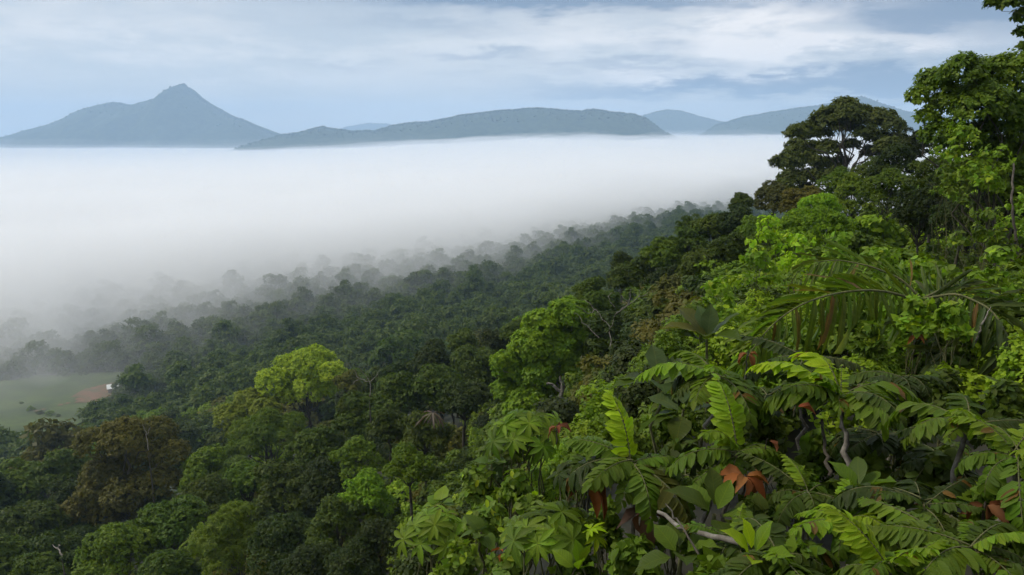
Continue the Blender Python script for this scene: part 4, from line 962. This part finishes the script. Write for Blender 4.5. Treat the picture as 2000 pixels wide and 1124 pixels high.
FG = (0.120, 0.190, 0.012)
finger_bush(1030, 850, 12.8, 78, 13, .31, [FG, FG, GREEN], 'finger leaved bush with pale whorls above the oval leaved bushes', 741)
finger_bush(1000, 890, 13.2, 60, 8, .27, [MID, GRY], 'shaded finger leaved bush below the pale whorled one', 742)
finger_bush(850, 1050, 11, 68, 13, .26, [FG, (0.13, 0.205, 0.02)], 'finger leaved bush at the left tip of the foreground', 743)
finger_bush(1080, 1050, 7.6, 90, 13, .23, [GREEN, MID, FG], 'dark finger leaved bush at the bottom centre', 744)
finger_bush(1160, 1050, 7.4, 10, 2, .15, [YL], 'small lime finger leaved sprout beside the dark finger leaved bush', 745)
finger_bush(1130, 930, 9.5, 50, 7, .22, [MID, DARK], 'dim finger leaved bush behind the leftmost feather leaved shrub', 746)

# ------------------------------------------------------------------ palm with long ragged fronds
def palm():
    c = at(1800, 585, 13.6); b = np.array([c[0], c[1], gnd(c[0], c[1])]); e = thing('palm', b, 'palm with long ragged arching fronds in front of the heart leaved vines', 'palm')
    rg = np.random.default_rng(9)
    v, f = tube(wobble(rg, (0, 0, -.3), c - b, 7, .03), np.linspace(.13, .09, 7), 8); obj('trunk', mesh('trunk', v, f, M_BARK, True), e)
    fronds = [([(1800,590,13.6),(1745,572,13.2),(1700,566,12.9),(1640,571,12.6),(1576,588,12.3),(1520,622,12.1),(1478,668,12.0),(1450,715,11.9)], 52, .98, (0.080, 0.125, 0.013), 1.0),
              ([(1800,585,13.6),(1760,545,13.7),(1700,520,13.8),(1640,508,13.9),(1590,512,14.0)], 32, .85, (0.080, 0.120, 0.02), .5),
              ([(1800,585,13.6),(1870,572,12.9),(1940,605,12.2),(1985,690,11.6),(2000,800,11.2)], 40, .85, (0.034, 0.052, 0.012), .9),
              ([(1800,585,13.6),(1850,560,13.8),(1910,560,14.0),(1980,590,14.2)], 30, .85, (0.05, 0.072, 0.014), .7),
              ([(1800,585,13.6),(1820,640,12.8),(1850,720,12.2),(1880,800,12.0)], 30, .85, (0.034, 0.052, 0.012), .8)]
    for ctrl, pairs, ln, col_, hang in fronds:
        q = np.array([at(*p) for p in ctrl]) - b; t = np.linspace(0, 1, len(q)); tt_ = np.linspace(0, 1, 26)
        pth = np.stack([np.interp(tt_, t, q[:, a]) for a in range(3)], -1)
        for _ in range(3): pth[1:-1] = (pth[:-2] + 2 * pth[1:-1] + pth[2:]) / 4
        v, f = tube(pth, np.linspace(.028, .006, 26), 5); fr = obj('frond', mesh('frond', v, f, M_STEM, True), e)
        tg = norm(np.gradient(pth, axis=0))
        for i in range(pairs):
            u = .06 + .93 * i / (pairs - 1); p = np.array([np.interp(u, tt_, pth[:, a]) for a in range(3)]); tn = norm(np.array([np.interp(u, tt_, tg[:, a]) for a in range(3)]))
            side = norm(np.cross(tn, [0, 0, 1.0])); upv = np.cross(side, tn)
            L_ = ln * (.55 + .45 * math.sin(math.pi * min(1, .2 + u * .75)))
            for s in (-1, 1):
                if rg.random() < .12: continue            # torn away
                a = R(62 - 30 * u); far = (side * s)[1] > 0              # away from the viewer: held up and forward; near side: hanging
                if far: D = math.sin(a) * side * s * .8 + math.cos(a) * tn + upv * (.42 - .35 * u)
                else: D = math.sin(a) * side * s * .55 + math.cos(a) * tn * .35 + np.array([0, 0, -hang])
                D = norm(D + rg.normal(size=3) * .15); N = norm(upv + side * s * (.3 if far else .9) + rg.normal(size=3) * .4)
                place_leaf('leaflet', PALM[int(rg.integers(4))], fr, p, D, N, L_ * rg.uniform(.6, 1.1), jitter((0.12, 0.085, 0.03) if rg.random() < .05 else col_, .28))
palm()
# ------------------------------------------------------------------ withered leaves and bare branches among the shrubs
DEADP = [leafmesh('dead_leaflet', blade(.05, [.5, 1, .9, 1, .7, .2], -.5, .6, .7, 70 + i), M_DEAD) for i in range(3)]
def withered(px, py, d, n, length, label, seed, col_=RUST, hang=.7):
    rg = np.random.default_rng(seed); c = at(px, py, d); e = thing('withered_leaf_cluster', c, label, 'dead leaves')
    v, f = tube(wobble(rg, (0, .05, -.35 if n > 1 else -.12), (0, 0, .02), 5, .06), np.linspace(.014, .009, 5) * (1 if n > 1 else .4), 5); obj('stalk', mesh('stalk', v, f, M_BARK, True), e)
    for i in range(n):
        az = i * 2.4 + rg.uniform(-.3, .3); D = norm(np.array([math.cos(az), math.sin(az) * .7 - .2, rg.uniform(-hang, .35)]))
        place_leaf('dead_leaf', (DEADL if d < 30 else DEADP)[i % 3], e, D * .02, D, norm(np.array([0, -.3, 1]) + rg.normal(size=3) * .3), length * rg.uniform(.7, 1.2), jitter(col_, .3))
withered(1455, 930, 7.0, 9, .24, 'cluster of rust brown withered leaves below the lime tipped shrub', 801, (0.20, 0.065, 0.02))
withered(1150, 945, 7.8, 6, .24, 'orange brown withered leaves left of the upright lime frond', 802, (0.20, 0.062, 0.018))
withered(1255, 1000, 7.3, 6, .26, 'dull purple brown withered leaves hanging at the pale branch end', 803, (0.10, 0.05, 0.035), 1.6)
withered(1925, 985, 5.3, 6, .17, 'red brown curled dead leaf beside the right edge', 804, (0.15, 0.05, 0.022))
withered(1462, 690, 8.8, 5, .13, 'small rusty flower like cluster atop the left feather leaved shrub', 805, (0.15, 0.05, 0.016))
withered(1790, 655, 12.2, 6, .16, 'orange withered cluster in the shade below the palm crown', 806, (0.20, 0.075, 0.018))
withered(1088, 832, 12.3, 5, .20, 'dark red withered leaves in the pale finger leaved bush', 807, (0.14, 0.045, 0.02))
withered(1500, 860, 7.2, 1, .18, 'pink brown dead leaf hanging above the rust brown cluster', 808, (0.34, 0.12, 0.07), 1.5)
withered(1370, 785, 8.2, 1, .17, 'pinkish fallen leaf lying on the left feather leaved shrub', 809, (0.28, 0.11, 0.08), .2)
withered(1735, 800, 7.2, 1, .14, 'pinkish fallen leaf lying on the middle feather leaved shrub', 810, (0.28, 0.11, 0.08), .2)
withered(1555, 795, 7.3, 1, .15, 'orange fallen leaf lying on the fronds left of the slim trunk', 811, (0.28, 0.09, 0.04), .2)
withered(985, 1080, 8.8, 5, .13, 'brick red withered leaves in the lowest oval leaved bush', 812, (0.20, 0.05, 0.02), 1.2)
withered(845, 806, 46, 15, 1.15, 'grey brown dead palm frond hanging in the trees left of centre', 813, (0.11, 0.085, 0.07), 2.2)
def branch(name, pts, r0, r1, mat, label, seed):
    rg = np.random.default_rng(seed); P = np.array([at(*p) for p in pts]); t = np.linspace(0, 1, len(P)); tt_ = np.linspace(0, 1, 14)
    pth = np.stack([np.interp(tt_, t, P[:, a]) for a in range(3)], -1); pth[1:-1] += rg.normal(size=(12, 3)) * .008
    v, f = tube(pth - pth[0], np.linspace(r0, r1, 14), 7); obj(name, mesh(name, v, f, mat, True), loc=tuple(pth[0]), label=label, category='branch')
branch('bare_branch', [(1475,1068,5.6),(1420,1055,5.8),(1370,1042,6.0),(1320,1025,6.3),(1285,1000,6.6)], .028, .016, M_PALE, 'pale grey bare branch slanting through the bottom foreground', 1)
branch('bare_branch', [(1380,1110,5.7),(1358,1070,5.8),(1325,1020,6.0),(1300,985,6.3)], .011, .006, M_BARK, 'thin reddish brown twig crossing the pale branch', 2)
branch('bare_branch', [(1620,930,7.6),(1610,870,7.8),(1605,820,8.0)], .022, .014, M_BARK, 'dark thin stem standing left of the slim grey trunk', 3)
branch('bare_branch', [(1985,470,15.5),(1975,400,15.5),(1980,320,16)], .03, .02, M_BARK, 'thin hanging stem below the vine hung tree at right', 4)
branch('bare_branch', [(1905,670,12),(1920,630,12),(1935,600,12.2)], .02, .008, M_PALE, 'pale broken stalk before the dark palm frond at right', 5)
